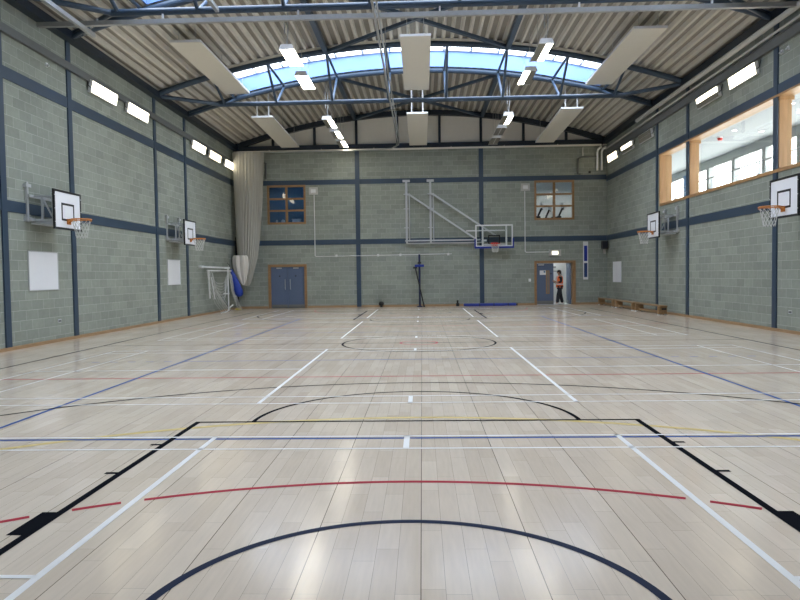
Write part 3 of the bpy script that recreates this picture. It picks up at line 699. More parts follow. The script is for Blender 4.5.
# ------------------------------------------------------------------ radiant heating panels
def rad(x0, x1, ya, za, yb, zb, label, rods):
    t = thing('radiant_panel', label, 'heating panel', ((x0+x1)/2, (ya+yb)/2, (za+zb)/2), 'suspended radiant heating panels')
    xm = (x0+x1)/2; th = 0.075
    def slab(mb, a0, a1, ya, za, yb, zb, lo, hi):
        P = [(a0,ya,za+lo),(a1,ya,za+lo),(a1,ya,za+hi),(a0,ya,za+hi)]; Q = [(a0,yb,zb+lo),(a1,yb,zb+lo),(a1,yb,zb+hi),(a0,yb,zb+hi)]
        mb.loft([P, Q])
    m = MB(); slab(m, x0, x1, ya, za, yb, zb, 0, 0.02); m.build('radiant_plate', M['panel'], t)
    m = MB(); slab(m, x0-0.004, x0+0.02, ya, za, yb, zb, 0.02, th); slab(m, x1-0.02, x1+0.004, ya, za, yb, zb, 0.02, th)
    m.box(x0, x1, ya-0.006, ya+0.02, za+0.005, za+th); m.box(x0, x1, yb-0.02, yb+0.006, zb+0.005, zb+th)
    m.build('edge_channel', M['white'], t)
    for f in (0.03, 0.5, 0.97):
        y = ya+(yb-ya)*f; z = za+(zb-za)*f
        for x in (x0+0.2, x1-0.2):
            MB().tube([(x, y, z+0.07), (x, y, arc(x, 9.74))], 0.030 if (rods and f < 0.1) else 0.008, 6).build('hanger', M['white'] if (rods and f < 0.1) else M['galv'], t, True)
    return t
rad(-7.17, -6.27, 17.85, 8.45, 23.3, 8.45, 'long pale heating panel hung above the left side, nearer of the left pair', False)
rad(-0.455, 0.435, 17.85, 8.45, 23.35, 8.45, 'long pale heating panel hung on the centre line, nearer of the centre pair', False)
rad(6.16, 7.11, 17.72, 8.45, 23.2, 8.45, 'long pale heating panel hung above the right side, nearer of the right pair', False)
rad(-6.76, -5.88, 25.4, 8.06, 31.1, 7.95, 'pale heating panel hung near the end wall above the left window', True)
rad(-0.44, 0.41, 25.35, 8.06, 31.2, 7.95, 'pale heating panel hung near the end wall on the centre line', True)
rad(5.68, 6.55, 25.1, 8.06, 31.0, 7.92, 'pale heating panel hung near the end wall above the right window', True)

# ------------------------------------------------------------------ suspended hall lights
def hall_light(x, y0, y1, z, lit_l, lit_r, label, drop):
    t = thing('hall_light', label, 'ceiling light', (x, (y0+y1)/2, z), 'suspended hall lights')
    w = 0.21
    h = MB(); P = [(x-w,0,z+0.02),(x+w,0,z+0.02),(x+w*0.72,0,z+0.13),(x-w*0.72,0,z+0.13)]
    h.loft([[(a,y0+0.03,c) for a,_,c in P],[(a,y1-0.03,c) for a,_,c in P]]); h.build('housing', M['white'], t)
    for y in (y0, y1):
        s = 0.035 if y == y0 else -0.035
        MB().loft([[(x-w-0.01,y,z-0.005),(x+w+0.01,y,z-0.005),(x+w*0.78,y,z+0.14),(x-w*0.78,y,z+0.14)],[(x-w-0.01,y+s,z-0.005),(x+w+0.01,y+s,z-0.005),(x+w*0.78,y+s,z+0.14),(x-w*0.78,y+s,z+0.14)]]).build('end_cap', M['white'], t)
    for a, b, lit in ((x-w+0.008, x-0.012, lit_l), (x+0.012, x+w-0.008, lit_r)):
        MB().box(a, b, y0+0.04, y1-0.04, z, z+0.022).build('diffuser', M['lamp_on'] if lit else M['lamp_off'], t)
    MB().box(x-0.012, x+0.012, y0+0.04, y1-0.04, z-0.004, z+0.022).build('centre_rib', M['white'], t)
    for y in (y0+0.2, y1-0.2):
        MB().tube([(x, y, z+0.13), (x, y, arc(x, 9.74))], 0.006, 5).build('suspension_wire', M['galv'], t, True)
    if drop:
        m = MB()
        for dx in (-0.05, 0.05): m.tube([(x+dx, y0+0.05, z+0.45), (x+dx, y0+0.05, arc(x, 9.74))], 0.016, 6)
        m.tube([(x+0.05, y0+0.05, z+0.5), (x, y0+0.05, z+0.12)], 0.012, 6); m.build('supply_conduit', M['galv'], t, True)
    return t
hall_light(-3.76, 17.88, 19.5, 8.2, 1, 1, 'fully lit hall light on the left row, nearest the camera', True)
hall_light(-3.80, 20.4, 22.05, 8.2, 1, 1, 'fully lit hall light on the left row, second from the camera', False)
hall_light(-3.66, 25.25, 26.9, 7.9, 0, 1, 'half lit hall light on the left row, first beyond the far truss', True)
hall_light(-3.66, 27.45, 29.05, 7.9, 0, 1, 'half lit hall light on the left row, second beyond the far truss', False)
hall_light(-3.66, 29.55, 31.1, 7.9, 0, 1, 'half lit hall light on the left row, closest to the end wall', False)
hall_light(3.76, 17.95, 19.6, 8.2, 0, 1, 'hall light on the right row nearest the camera, lit on its right half', True)
hall_light(3.73, 20.5, 22.1, 8.2, 1, 0, 'hall light on the right row second from the camera, lit on its left half', False)
hall_light(3.63, 25.25, 26.9, 7.9, 0, 1, 'hall light on the right row first beyond the far truss, lit on its right half', True)
hall_light(3.63, 27.45, 29.05, 7.9, 0, 0, 'unlit hall light in the middle of the right row beyond the far truss', False)
hall_light(3.63, 29.55, 31.1, 7.9, 0, 0, 'unlit hall light on the right row closest to the end wall', False)

# ------------------------------------------------------------------ wall lights: tilted boxes under the cable trays
def wall_light(side, yc, ln, up, lo, label):
    s = -side   # towards the hall
    X = lambda d: side*9.3+s*d
    t = thing('wall_light', label, 'wall light', (X(0), yc, 6.9), 'tilted wall lights')
    y0, y1 = yc-ln/2, yc+ln/2
    # cross-section (distance from wall, z): the face leans forward and down
    A = (0.17, 7.21); B = (0.11, 6.88); back = [(0.08, 7.24), (0.02, 6.90)]
    sec = [A, B, back[1], back[0]]
    MB().loft([[(X(d), y0, z) for d, z in sec], [(X(d), y1, z) for d, z in sec]]).build('housing', M['white'], t)
    def face(f0, f1, lit):
        p = [(A[0]+(B[0]-A[0])*f, A[1]+(B[1]-A[1])*f) for f in (f0, f1)]
        q = [(p[0][0]+0.012, p[0][1]-0.003), (p[1][0]+0.012, p[1][1]-0.003)]
        MB().loft([[(X(d), y0+0.03, z) for d, z in (p[0], p[1], q[1], q[0])], [(X(d), y1-0.03, z) for d, z in (p[0], p[1], q[1], q[0])]]).build('diffuser', M[lit], t)
    face(0.05, 0.49, up); face(0.51, 0.95, lo)
    b = MB()
    for y in (y0+0.15, y1-0.15): b.box(*sorted((X(0.0), X(0.08))), y-0.02, y+0.02, 7.1, 7.16)
    b.build('bracket', M['grey_plastic'], t)
    MB().tube([(X(0.03), y0-0.06, 7.24), (X(0.08), y0-0.09, 7.05), (X(0.12), y0-0.01, 7.0)], 0.012, 6).build('supply_cable', M['black'], t, True)
W = 'wall_lamp_on'; D = 'wall_lamp_dim'; O = 'lamp_off'
wall_light(-1, 17.9, 1.55, W, W, 'lit wall light on the left wall nearest the camera')
wall_light(-1, 20.2, 1.55, W, W, 'lit wall light on the left wall, second from the camera')
wall_light(-1, 26.1, 1.55, W, W, 'lit wall light on the left wall, first past the far column')
wall_light(-1, 28.25, 1.55, D, D, 'amber lit wall light on the left wall, middle of the far three')
wall_light(-1, 30.45, 1.45, W, W, 'lit wall light on the left wall beside the net curtain')
wall_light(1, 17.7, 1.55, W, W, 'large lit wall light on the right wall nearest the camera')
wall_light(1, 19.95, 1.55, W, O, 'wall light on the right wall, second from the camera, lit in its upper half only')
wall_light(1, 25.75, 1.5, O, O, 'unlit wall light on the right wall above the end of the gallery window')
wall_light(1, 28.1, 1.5, W, O, 'half lit wall light on the right wall, second from the end wall')
wall_light(1, 30.3, 1.5, D, D, 'amber lit wall light on the right wall nearest the end wall')

# ------------------------------------------------------------------ trays, pipes and curtain tracks
tag(MB().box(-9.29, -9.2, YS+0.1, 31.3, 7.17, 7.36).build('cable_tray', M['tray'], origin=(-9.25, 14, 7.17)), 'long grey cable tray above the wall lights on the left wall', 'cable tray')
t = thing('cable_tray', 'long grey cable tray above the wall lights on the right wall', 'cable tray', (9.25, 14, 7.3))
MB().box(9.2, 9.29, YS+0.1, 31.3, 7.30, 7.52).build('tray_body', M['tray'], t)
tag(MB().tube([(9.0, YS+0.2, 7.79), (9.0, 15, 7.79), (9.0, 26.2, 7.79)], 0.075, 14).build('pipe', M['pipe'], smooth=True, origin=(9.0, 11, 7.79)), 'thick pale pipe running along the top of the right wall', 'pipe')
tag(MB().tube([(9.16, YS+0.2, 7.63), (9.16, 15, 7.63), (9.16, 31.4, 7.63)], 0.035, 10).build('pipe', M['pipe'], smooth=True, origin=(9.16, 14, 7.63)), 'thin pipe just under the thick pale pipe on the right wall', 'pipe')
tag(MB().tube([(9.24, YS+0.2, 7.57), (9.24, 31.4, 7.57)], 0.025, 8).build('pipe', M['tray'], smooth=True, origin=(9.24, 14, 7.57)), 'thin dark conduit between pipe and cable tray on the right wall', 'pipe')
t = thing('pipe_drop', 'pair of pale vertical pipes with elbows in the top right corner of the end wall', 'pipe', (8.9, YE-0.1, 6.5))
for x in (8.80, 9.02): MB().tube([(x, YE-0.12, 6.62), (x, YE-0.12, 7.5), (x, YE-0.3, 7.62), (x, YE-0.8, 7.62)], 0.055, 10).build('pipe_leg', M['white'], t, True)
t = thing('pipe_loop', 'grey pipe loop running down the end wall right of the pale heating panel', 'pipe', (8.0, YE-0.08, 6.5))
MB().tube([(8.75, YE-0.1, 7.3), (8.05, YE-0.1, 7.3), (7.87, YE-0.1, 7.2), (7.85, YE-0.1, 6.46), (7.98, YE-0.1, 6.45)], 0.045, 10).build('pipe_run', M['tray'], t, True)
MB().tube([(8.1, YE-0.1, 7.32), (8.1, YE-0.1, 7.75)], 0.03, 8).build('hanger', M['pipe'], t, True)
tag(MB().box(8.4, 8.5, YE-0.06, YE-0.002, 6.5, 6.6).build('junction_box', M['black'], origin=(8.45, YE-0.03, 6.5)), 'small dark box low in the top right corner of the end wall', 'junction box')
tag(MB().tube([(-7.72, YE-0.06, 6.5), (-7.68, YE-0.06, 6.55), (-7.68, YE-0.06, 7.3), (-7.78, YE-0.06, 7.32)], 0.05, 10).build('pipe', M['tray'], smooth=True, origin=(-7.7, YE-0.06, 6.5)), 'short grey bent pipe on the end wall right of the net curtain top', 'pipe')
t = thing('curtain_track', 'pale curtain track crossing the whole end wall under the dark gable beam', 'curtain track', (0, 31.2, 7.78))
MB().box(-9.0, 8.9, 31.17, 31.23, 7.75, 7.83).build('rail', M['cream'], t)
for x in (-7.4, -4.8, -2.2, 1.6, 4.2, 6.8): MB().box(x-0.02, x+0.02, 31.19, 31.49, 7.83, 7.87).build('rail_hanger', M['galv'], t)
pts = [(-0.95, y, 7.74) for y in (3, 10, 16, 22, 27)]+[(-0.96, 29, 7.74), (-1.03, 30.1, 7.74), (-1.3, 30.75, 7.74), (-1.9, 31.03, 7.74), (-3.2, 31.08, 7.74), (-8.8, 31.08, 7.74)]
t = thing('curtain_track', 'twin silver curtain track running down the hall and curving left at the end wall', 'curtain track', (-0.95, 20, 7.74))
MB().tube(pts, 0.03, 8).build('rail', M['galv'], t, True)
MB().tube([(x+(0.09 if i < 8 else 0.02), y+(0 if i < 8 else 0.05), z+0.035) for i, (x, y, z) in enumerate(pts[:8])], 0.022, 8).build('rail', M['galv'], t, True)
for y in (14.5, 18.9, 23.2, 27.5): MB().tube([(-0.93, y, 7.77), (-0.93, y, 8.0 if y in (14.5, 23.2) else arc(0.9, 9.7))], 0.01, 6).build('rail_hanger', M['galv'], t)
t = thing('curtain_track', 'silver curtain track hung just below the truss nearest the camera', 'curtain track', (0, 14.62, 7.78))
MB().box(-9.2, 9.1, 14.58, 14.68, 7.75, 7.86).build('rail', M['galv'], t)
for x in (-6.1, -2.8, 0.6, 3.9, 7.0): MB().box(x-0.02, x+0.02, 14.61, 14.65, 7.86, 7.99).build('rail_hanger', M['white'], t)
t = thing('angle_rail', 'silver angled rail running away from the camera at the top left corner', 'rail', (-7.9, 9, 7.6))
MB().bar((-7.95, 3.0, 7.62), (-7.95, 14.9, 7.62), 0.09, 0.10).build('rail_bar', M['galv'], t)
MB().bar((-7.95, 9.0, 7.66), (-7.95, 9.0, 9.0), 0.03, 0.03).build('rail_hanger', M['galv'], t)
tag(MB().bar((-4.75, 14.60, 8.02), (-5.45, 10.2, 9.05), 0.09, 0.09).build('stay_bar', M['galv'], origin=(-5.25, 14.6, 7.9)), 'silver stay rising from the near truss over the left side', 'stay bar')
tag(MB().bar((-8.8, 16.1, 8.10), (-7.75, 14.7, 7.93), 0.05, 0.05).build('stay_bar', M['galv'], origin=(-8.8, 16.1, 7.9)), 'short silver stay beside the left end of the near truss', 'stay bar')
def sensor(x, y, z, sx, label):
    t = thing('sensor', label, 'sensor', (x, y, z), 'small wall sensors')
    MB().box(*sorted((x, x+sx*0.04)), y-0.035, y+0.035, z-0.05, z+0.05).build('base', M['white'], t)
    MB().sphere((x+sx*0.06, y, z-0.02), 0.035).build('lens', M['alu'], t, True)
sensor(-9.3, 15.1, 7.0, 1, 'tiny white sensor below the cable tray on the left wall')
sensor(9.3, 15.55, 7.1, -1, 'tiny white sensor below the tray on the right wall, nearer of two')
sensor(9.3, 15.85, 7.1, -1, 'tiny white sensor below the tray on the right wall, further of two')

# ------------------------------------------------------------------ whiteboards, sockets, end wall fittings
def wboard(side, y0, y1, z0, z1, label):
    s = -side; x = side*9.3
    t = thing('whiteboard', label, 'whiteboard', (x, (y0+y1)/2, z0), 'whiteboards on the side walls')
    MB().box(*sorted((x, x+s*0.02)), y0, y1, z0, z1).build('board', M['wb'], t)
    f = MB(); a = sorted((x, x+s*0.028))
    f.box(*a, y0-0.02, y0, z0-0.02, z1+0.02); f.box(*a, y1, y1+0.02, z0-0.02, z1+0.02); f.box(*a, y0, y1, z0-0.02, z0); f.box(*a, y0, y1, z1, z1+0.02)
    f.build('board_frame', M['alu'], t)
wboard(-1, 14.06, 15.3, 1.35, 2.28, 'whiteboard on the left wall under the basketball goal nearest the camera')
wboard(-1, 22.62, 23.86, 1.35, 2.28, 'whiteboard on the left wall under the far basketball goal')
wboard(1, 29.3, 30.6, 1.12, 2.08, 'whiteboard on the right wall above the wooden benches')
def socket(side, y, z, label):
    s = -side; x = side*9.3
    t = thing('wall_socket', label, 'socket', (x, y, z), 'double sockets on the side walls')
    MB().box(*sorted((x, x+s*0.012)), y-0.075, y+0.075, z-0.045, z+0.045).build('plate', M['alu'], t)
    m = MB()
    for d in (-0.035, 0.035): m.box(*sorted((x+s*0.012, x+s*0.015)), y+d-0.022, y+d+0.022, z-0.03, z+0.02)
    m.build('socket_face', M['black'], t)
socket(-1, 15.33, 0.53, 'double socket low on the left wall')
socket(1, 15.4, 0.53, 'double socket low on the right wall')

t = thing('loudspeaker', 'black loudspeaker mounted in the far right corner below the steel band', 'loudspeaker', (9.15, YE-0.2, 2.73))
MB().box(8.99, 9.26, YE-0.36, YE-0.06, 2.74, 3.13).build('cabinet', M['black'], t, bevel=0.02)
MB().box(9.02, 9.23, YE-0.368, YE-0.36, 2.78, 3.09).build('grille', M['trouser'], t)
MB().box(9.1, 9.2, YE-0.15, YE-0.04, 2.5, 2.72).build('bracket', M['pipe'], t)
t = thing('exit_light', 'lit emergency light above the open door', 'emergency light', (6.72, YE, 2.43))
MB().box(6.42, 7.02, YE-0.1, YE-0.002, 2.43, 2.75).build('housing', M['pipe'], t, bevel=0.015)
MB().box(6.57, 6.87, YE-0.112, YE-0.1, 2.51, 2.67).build('diffuser', M['exit_on'], t)
def flood(x, label, m):
    t = thing('emergency_lamp', label, 'emergency light', (x, YE, 5.67), 'emergency lamps on the end wall')
    MB().box(x-0.22, x+0.22, YE-0.08, YE-0.002, 5.68, 6.05).build('housing', M['pipe'], t, bevel=0.02)
    MB().box(x-0.12, x+0.12, YE-0.092, YE-0.08, 5.78, 5.95).build('lens', M['white'], t)
flood(-5.31, 'pale square emergency lamp right of the dark left window', 0)
flood(5.28, 'pale square emergency lamp left of the bright right window', 0)
t = thing('conduit', 'thin white conduit from the left emergency lamp down and along the end wall', 'conduit', (-3, YE-0.02, 2.58))
MB().tube([(-5.28, YE-0.025, 5.67), (-5.28, YE-0.025, 2.62), (-5.22, YE-0.025, 2.58), (1.6, YE-0.025, 2.62)], 0.02, 6).build('pipe_run', M['white'], t, True)
for x in (-4.2, -2.1, -0.98, 1.42): MB().box(x-0.05, x+0.05, YE-0.06, YE-0.002, 2.55, 2.66).build('junction_box', M['white'], t)
t = thing('conduit', 'thin white conduit from the right emergency lamp down to the lit exit light', 'conduit', (5.25, YE-0.02, 2.63))
MB().tube([(5.25, YE-0.025, 5.67), (5.25, YE-0.025, 2.68), (5.31, YE-0.025, 2.64), (6.42, YE-0.025, 2.64)], 0.02, 6).build('pipe_run', M['white'], t, True)
tag(MB().box(5.41, 5.53, YE-0.03, YE-0.002, 1.17, 1.32).build('light_switch', M['white'], bevel=0.006, origin=(5.47, YE, 1.17)), 'small white switch plate left of the open door', 'switch')
t = thing('height_panel', 'tall narrow white panel with two blue fields right of the open door', 'sign', (8.24, YE, 1.24))
MB().box(8.12, 8.36, YE-0.03, YE-0.002, 1.24, 3.13).build('backing', M['white'], t)
MB().box(8.16, 8.32, YE-0.036, YE-0.03, 2.16, 2.92).build('blue_field', M['blue_pad'], t)
MB().box(8.16, 8.32, YE-0.036, YE-0.03, 1.36, 2.06).build('blue_field', mat('dull_blue_print', (0.02, 0.05, 0.16), 0.5), t)

# ------------------------------------------------------------------ net curtain bundle, bag, folded goal
def bundle(name, prof, yc, depth, pleats, amp, m, parent=None, label=None, cat=None, n=160, loc=None):
    rings = []
    for z, a, b in prof:
        c, hw = (a+b)/2, (b-a)/2; ring = []
        for i in range(n):
            th = i*2*PI/n; am = 1+amp*math.sin(th*pleats+0.6*math.sin(z*0.7))*(0.6+0.4*math.sin(th*3+z*0.3))
            ring.append((c+hw*math.cos(th)*am, yc+depth*min(1, hw/0.4)*math.sin(th)*am, z))
        rings.append(ring)
    mb = MB().loft(rings)
    return mb.build(name, m, parent, True, origin=loc)
def interp(tab, n):
    out = []
    for i in range(n+1):
        z = tab[0][0]+(tab[-1][0]-tab[0][0])*i/n
        for k in range(len(tab)-1):
            if tab[k][0] >= z >= tab[k+1][0]:
                f = (tab[k][0]-z)/(tab[k][0]-tab[k+1][0]); out.append((z, *[tab[k][j]*(1-f)+tab[k+1][j]*f for j in (1, 2)])); break
    return out
t = thing('net_curtain', 'grey net dividing curtain gathered in the far left corner', 'curtain', (-8.5, 30.85, 1.0))
bundle('net_drape', interp([(7.72, -9.12, -7.68), (6.5, -9.1, -7.76), (5, -9.08, -7.84), (3.4, -9.05, -7.98), (2.6, -9.0, -8.08), (1.9, -8.92, -8.26), (1.5, -8.84, -8.36), (1.25, -8.76, -8.44), (1.1, -8.7, -8.52), (1.0, -8.63, -8.58)], 40), 30.95, 0.24, 26, 0.16, M['curtain'], t)
bundle('white_hem', interp([(2.66, -9.12, -8.56), (2.55, -9.16, -8.5), (2.2, -9.16, -8.48), (1.8, -9.06, -8.52), (1.5, -8.92, -8.56), (1.3, -8.8, -8.6), (1.2, -8.72, -8.64)], 18), 30.6, 0.2, 6, 0.3, M['curtain_white'], t)
tag(MB().box(-9.27, -9.17, YE-0.22, YE-0.12, 0.002, 3.6).build('curtain_pole', M['black'], origin=(-9.22, YE-0.17, 0)), 'dark upright pole in the far left corner behind the net curtain', 'pole')
tab = [(1.98, 0.04), (1.8, 0.10), (1.5, 0.17), (1.2, 0.22), (0.95, 0.25), (0.78, 0.22), (0.68, 0.12), (0.65, 0.03)]
rings = []
for z, r in tab:
    cx = -9.10+(1.98-z)*0.27
    rings.append([(cx+r*math.cos(a*2*PI/20)*(1+0.06*math.sin(a*5)), 30.10+r*0.8*math.sin(a*2*PI/20), z) for a in range(20)])
t = thing('kit_bag', 'blue nylon bag hanging in the far left corner below the net curtain', 'bag', (-8.95, 30.10, 0.65))
MB().loft(rings).build('bag_body', M['blue_bag'], t, True)
MB().tube([(-9.14, 30.10, 1.97), (-9.18, 30.1, 2.15), (-9.29, 30.1, 2.3)], 0.012, 6).build('draw_cord', M['black'], t, True)
t = thing('floor_disc', 'small yellow marker lying on the floor below the blue bag', 'marker', (-8.95, 30.55, 0))
MB().tube([(-8.95, 30.55, 0.002), (-8.95, 30.55, 0.05), (-8.95, 30.55, 0.08)], [0.16, 0.12, 0.06], 16).build('cone_base', M['yellow'], t, True)
MB().tube([(-8.95, 30.55, 0.08), (-8.95, 30.55, 0.10)], [0.05, 0.04], 16).build('cone_tip', M['yellow'], t, True)
# folded football goal on the left wall
t = thing('folding_goal', 'white folding wall goal with draped net on the left wall', 'goal', (-9.2, 28, 0))
b = MB(); b.bar((-9.14, 25.85, 2.05), (-9.14, 29.9, 2.05), 0.075, 0.075)
b.build('crossbar', M['white'], t)
b = MB(); b.bar((-9.02, 26.3, 1.9), (-9.02, 29.75, 1.9), 0.055, 0.055); b.build('folded_crossbar', M['white'], t)
MB().bar((-9.02, 26.45, 1.88), (-9.0, 26.5, 0.70), 0.055, 0.055).build('goal_post', M['white'], t)
MB().bar((-8.95, 26.6, 1.6), (-8.90, 26.85, 0.66), 0.04, 0.04).build('fold_stay', M['white'], t)
MB().bar((-9.05, 29.35, 2.02), (-9.05, 29.35, 0.02), 0.055, 0.055).build('goal_post', M['white'], t)
b = MB(); b.box(-9.298, -9.1, 26.0, 26.08, 2.0, 2.1); b.box(-9.298, -9.1, 29.6, 29.68, 2.0, 2.1); b.box(-9.298, -9.0, 29.33, 29.37, 0.80, 0.86); b.build('wall_bracket', M['white'], t)
nb = MB()
def sag(y0, z0, y1, z1, dip, x, n=12, amp=0.0):
    return [(x+0.05*math.sin(i*0.9+y0), y0+(y1-y0)*i/n, z0+(z1-z0)*i/n-dip*4*(i/n)*(1-i/n)) for i in range(n+1)]
for k in range(7): nb.tube(sag(26.5+0.02*k, 1.86-0.02*k, 29.3, 1.86-0.05*k, 0.55+0.09*k, -8.97), 0.008, 4)
for k in range(5): nb.tube(sag(26.6+0.1*k, 1.8-0.15*k, 28.6+0.25*k, 0.06, 0.12+0.03*k, -8.95), 0.008, 4)
for k in range(6): nb.tube([(-9.0, 26.2+0.06*k, 1.88), (-8.96, 26.35+0.22*k, 1.1), (-8.9, 26.9+0.32*k, 0.45), (-8.82, 27.6+0.3*k, 0.03)], 0.007, 4)
for k in range(6): nb.tube([(-8.98, 29.3+0.08*k, 1.9-0.04*k), (-8.95, 29.5+0.09*k, 1.0), (-8.8, 29.75+0.12*k, 0.25), (-8.75, 29.9+0.14*k, 0.02)], 0.008, 4)
nb.tube(sag(27.4, 0.04, 29.3, 0.30, 0.12, -8.85), 0.03, 6)
nb.build('goal_net', M['net'], t, True)

# ------------------------------------------------------------------ posts, mat and floor plugs by the end wall
t = thing('volleyball_post', 'upright dark blue net post with winch standing at the end wall', 'net post', (-0.03, 31.3, 0))
MB().tube([(-0.03, 31.3, 0.0), (-0.03, 31.3, 2.6)], 0.05, 12).build('pole', M['blue_post'], t, True)
MB().box(-0.26, 0.20, 31.22, 31.38, 1.98, 2.10).build('winch_clamp', M['blue_pad'], t, bevel=0.02)
MB().tube([(-0.12, 31.24, 2.18), (0.06, 31.24, 2.18)], 0.045, 10).build('winch_drum', M['black'], t, True)
MB().box(-0.16, 0.10, 31.15, 31.45, 0.0, 0.05).build('base_plate', M['blue_post'], t)
t = thing('net_post', 'thin black post leaning against the upright dark blue post', 'net post', (0.14, 31.2, 0))
MB().tube([(0.18, 31.18, 0.02), (-0.24, 31.22, 1.96)], 0.03, 10).build('pole', M['black'], t, True)
MB().box(-0.34, -0.14, 31.15, 31.25, 1.9, 1.98).build('top_bracket', M['black'], t)
MB().tube([(0.18, 31.18, 0.0), (0.175, 31.18, 0.06)], 0.045, 10).build('foot', M['black'], t, True)
t = thing('padded_beam', 'long royal blue padded beam lying on the floor against the end wall', 'padded beam', (3.44, 31.3, 0))
MB().box(2.14, 4.72, 31.18, 31.42, 0.004, 0.135).build('beam_pad', M['blue_pad'], t, bevel=0.04)
MB().box(4.72, 4.80, 31.2, 31.40, 0.01, 0.12).build('end_cap', M['black'], t, bevel=0.02)
s = MB()
for x in (2.9, 3.6, 4.3): s.box(x, x+0.05, 31.176, 31.424, 0.002, 0.139)
s.build('strap', M['blue_post'], t)
t = thing('floor_weight', 'small black rounded weight on the floor left of the net posts', 'weight', (-1.96, 31.4, 0))
MB().tube([(-1.96, 31.4, 0.0), (-1.96, 31.4, 0.05)], [0.07, 0.06], 14).build('base', M['black'], t, True)
MB().sphere((-1.96, 31.4, 0.17), 0.13, 0.13, 0.12, 3).build('body', M['black'], t, True)
t = thing('floor_socket', 'small black upright plug on the floor left of the blue padded beam', 'weight', (1.85, 31.4, 0))
MB().box(1.77, 1.93, 31.32, 31.48, 0.0, 0.16).build('body', M['black'], t, bevel=0.02)
MB().tube([(1.85, 31.4, 0.16), (1.85, 31.4, 0.3)], 0.05, 12).build('stub', M['black'], t, True)

# ------------------------------------------------------------------ wooden benches along the right wall
def bench(ya, yb, label):
    t = thing('gym_bench', label, 'bench', (8.82, (ya+yb)/2, 0), 'wooden gym benches')
    MB().box(8.68, 8.96, ya, yb, 0.31, 0.35).build('seat_plank', M['wood_bench'], t, bevel=0.008)
    MB().box(8.78, 8.86, ya+0.1, yb-0.1, 0.06, 0.13).build('balance_rail', M['wood_bench'], t, bevel=0.006)
    for y in (ya+0.12, yb-0.22):
        l = MB().box(8.66, 8.98, y, y+0.10, 0.04, 0.31).build('end_trestle', M['wood_bench'], t, bevel=0.008)
        f = MB(); f.box(8.66, 8.73, y+0.01, y+0.09, 0.0, 0.04); f.box(8.91, 8.98, y+0.01, y+0.09, 0.0, 0.04); f.build('rubber_foot', M['white'], l)
    for y in (ya-0.05,): MB().box(8.74, 8.90, y, y+0.05, 0.20, 0.26).build('hook', M['black'], t)
    return t
bench(22.7, 25.55, 'low wooden gym bench on the right, nearest the camera')
bench(25.7, 28.3, 'low wooden gym bench on the right, middle one of three')
bench(28.5, 31.1, 'low wooden gym bench on the right, closest to the end wall')

# ------------------------------------------------------------------ person in the doorway
def skin(name, vs, es, m, parent, sub=2, root=0):
    off = Vector((0,0,0)); r = parent
    while r is not None: off += r.location; r = r.parent
    me = bpy.data.meshes.new(name); me.from_pydata([Vector(v[:3]) for v in vs], es, [])
    o = bpy.data.objects.new(name, me); COL.objects.link(o); o.parent = parent
    me.materials.append(m)
    md = o.modifiers.new('skin', 'SKIN'); md.use_smooth_shade = True
    if not me.skin_vertices: me.skin_vertices.new()
    lay = me.skin_vertices[0].data
    for i, v in enumerate(vs):
        rr = v[3]; lay[i].radius = (rr, rr) if not isinstance(rr, tuple) else rr; lay[i].use_root = (i == root)
    sb = o.modifiers.new('sub', 'SUBSURF'); sb.levels = sub; sb.render_levels = sub
    return o
pt = thing('person', 'person in orange vest and black trousers standing in the open doorway looking at a phone', 'person', (6.98, YE+0.12, 0))
pt.rotation_euler = (0, 0, 0)
# local frame: facing -x; y = left/right of the body
vs = [(0,0,0.93,0.125),(0,0,1.08,0.125),(0.0,0,1.25,0.14),(0.0,0,1.39,0.13),(-0.005,0,1.46,0.06),(-0.03,0,1.53,0.055),
      (-0.04,0,1.60,0.088),(-0.035,0,1.67,0.075),
      (0.02,-0.18,1.39,0.06),(0.03,-0.23,1.13,0.045),(-0.17,-0.20,1.12,0.038),(-0.25,-0.16,1.16,0.03),(-0.30,-0.13,1.18,0.036),
      (0.02,0.18,1.39,0.06),(0.04,0.23,1.13,0.045),(-0.15,0.18,1.07,0.038),(-0.22,0.12,1.12,0.03),(-0.27,0.06,1.14,0.036),
      (0.0,-0.095,0.86,0.085),(-0.09,-0.10,0.48,0.06),(-0.14,-0.11,0.10,0.042),(-0.22,-0.11,0.05,0.04),
      (0.02,0.095,0.86,0.085),(0.06,0.11,0.48,0.06),(0.17,0.13,0.10,0.042),(0.10,0.13,0.05,0.04)]
es = [(0,1),(1,2),(2,3),(3,4),(4,5),(5,6),(6,7),(3,8),(8,9),(9,10),(10,11),(11,12),(3,13),(13,14),(14,15),(15,16),(16,17),(0,18),(18,19),(19,20),(20,21),(0,22),(22,23),(23,24),(24,25)]
body = skin('body', vs, es, M['skin'], pt)
# fingers and thumbs
fv, fe = [], []
def finger(p):
    i0 = len(fv)
    for q in p: fv.append((*q, 0.009))
    for k in range(len(p)-1): fe.append((i0+k, i0+k+1))
for hx, hy, hz in ((-0.30, -0.13, 1.18), (-0.27, 0.06, 1.14)):
    for k, ln in enumerate((0.075, 0.085, 0.08, 0.06)):
        dz = 0.024-0.016*k
        finger([(hx, hy, hz+dz), (hx-ln*0.5, hy+0.01, hz+dz+0.012), (hx-ln*0.8, hy+0.03, hz+dz+0.012), (hx-ln*0.78, hy+0.055, hz+dz+0.004)])
    finger([(hx+0.03, hy, hz+0.02), (hx-0.005, hy+0.025, hz+0.055), (hx-0.04, hy+0.035, hz+0.06)])
fh = bpy.data.meshes.new('fingers'); fb = MB()
for a, b in fe: fb.tube([fv[a][:3], fv[b][:3]], 0.009, 8); fb.sphere(fv[b][:3], 0.0095, sub=1)
bm_o = fb; me = bpy.data.meshes.new('fingers')
bmesh.ops.recalc_face_normals(fb.bm, faces=fb.bm.faces); fb.bm.to_mesh(me); fb.bm.free(); me.materials.append(M['skin'])
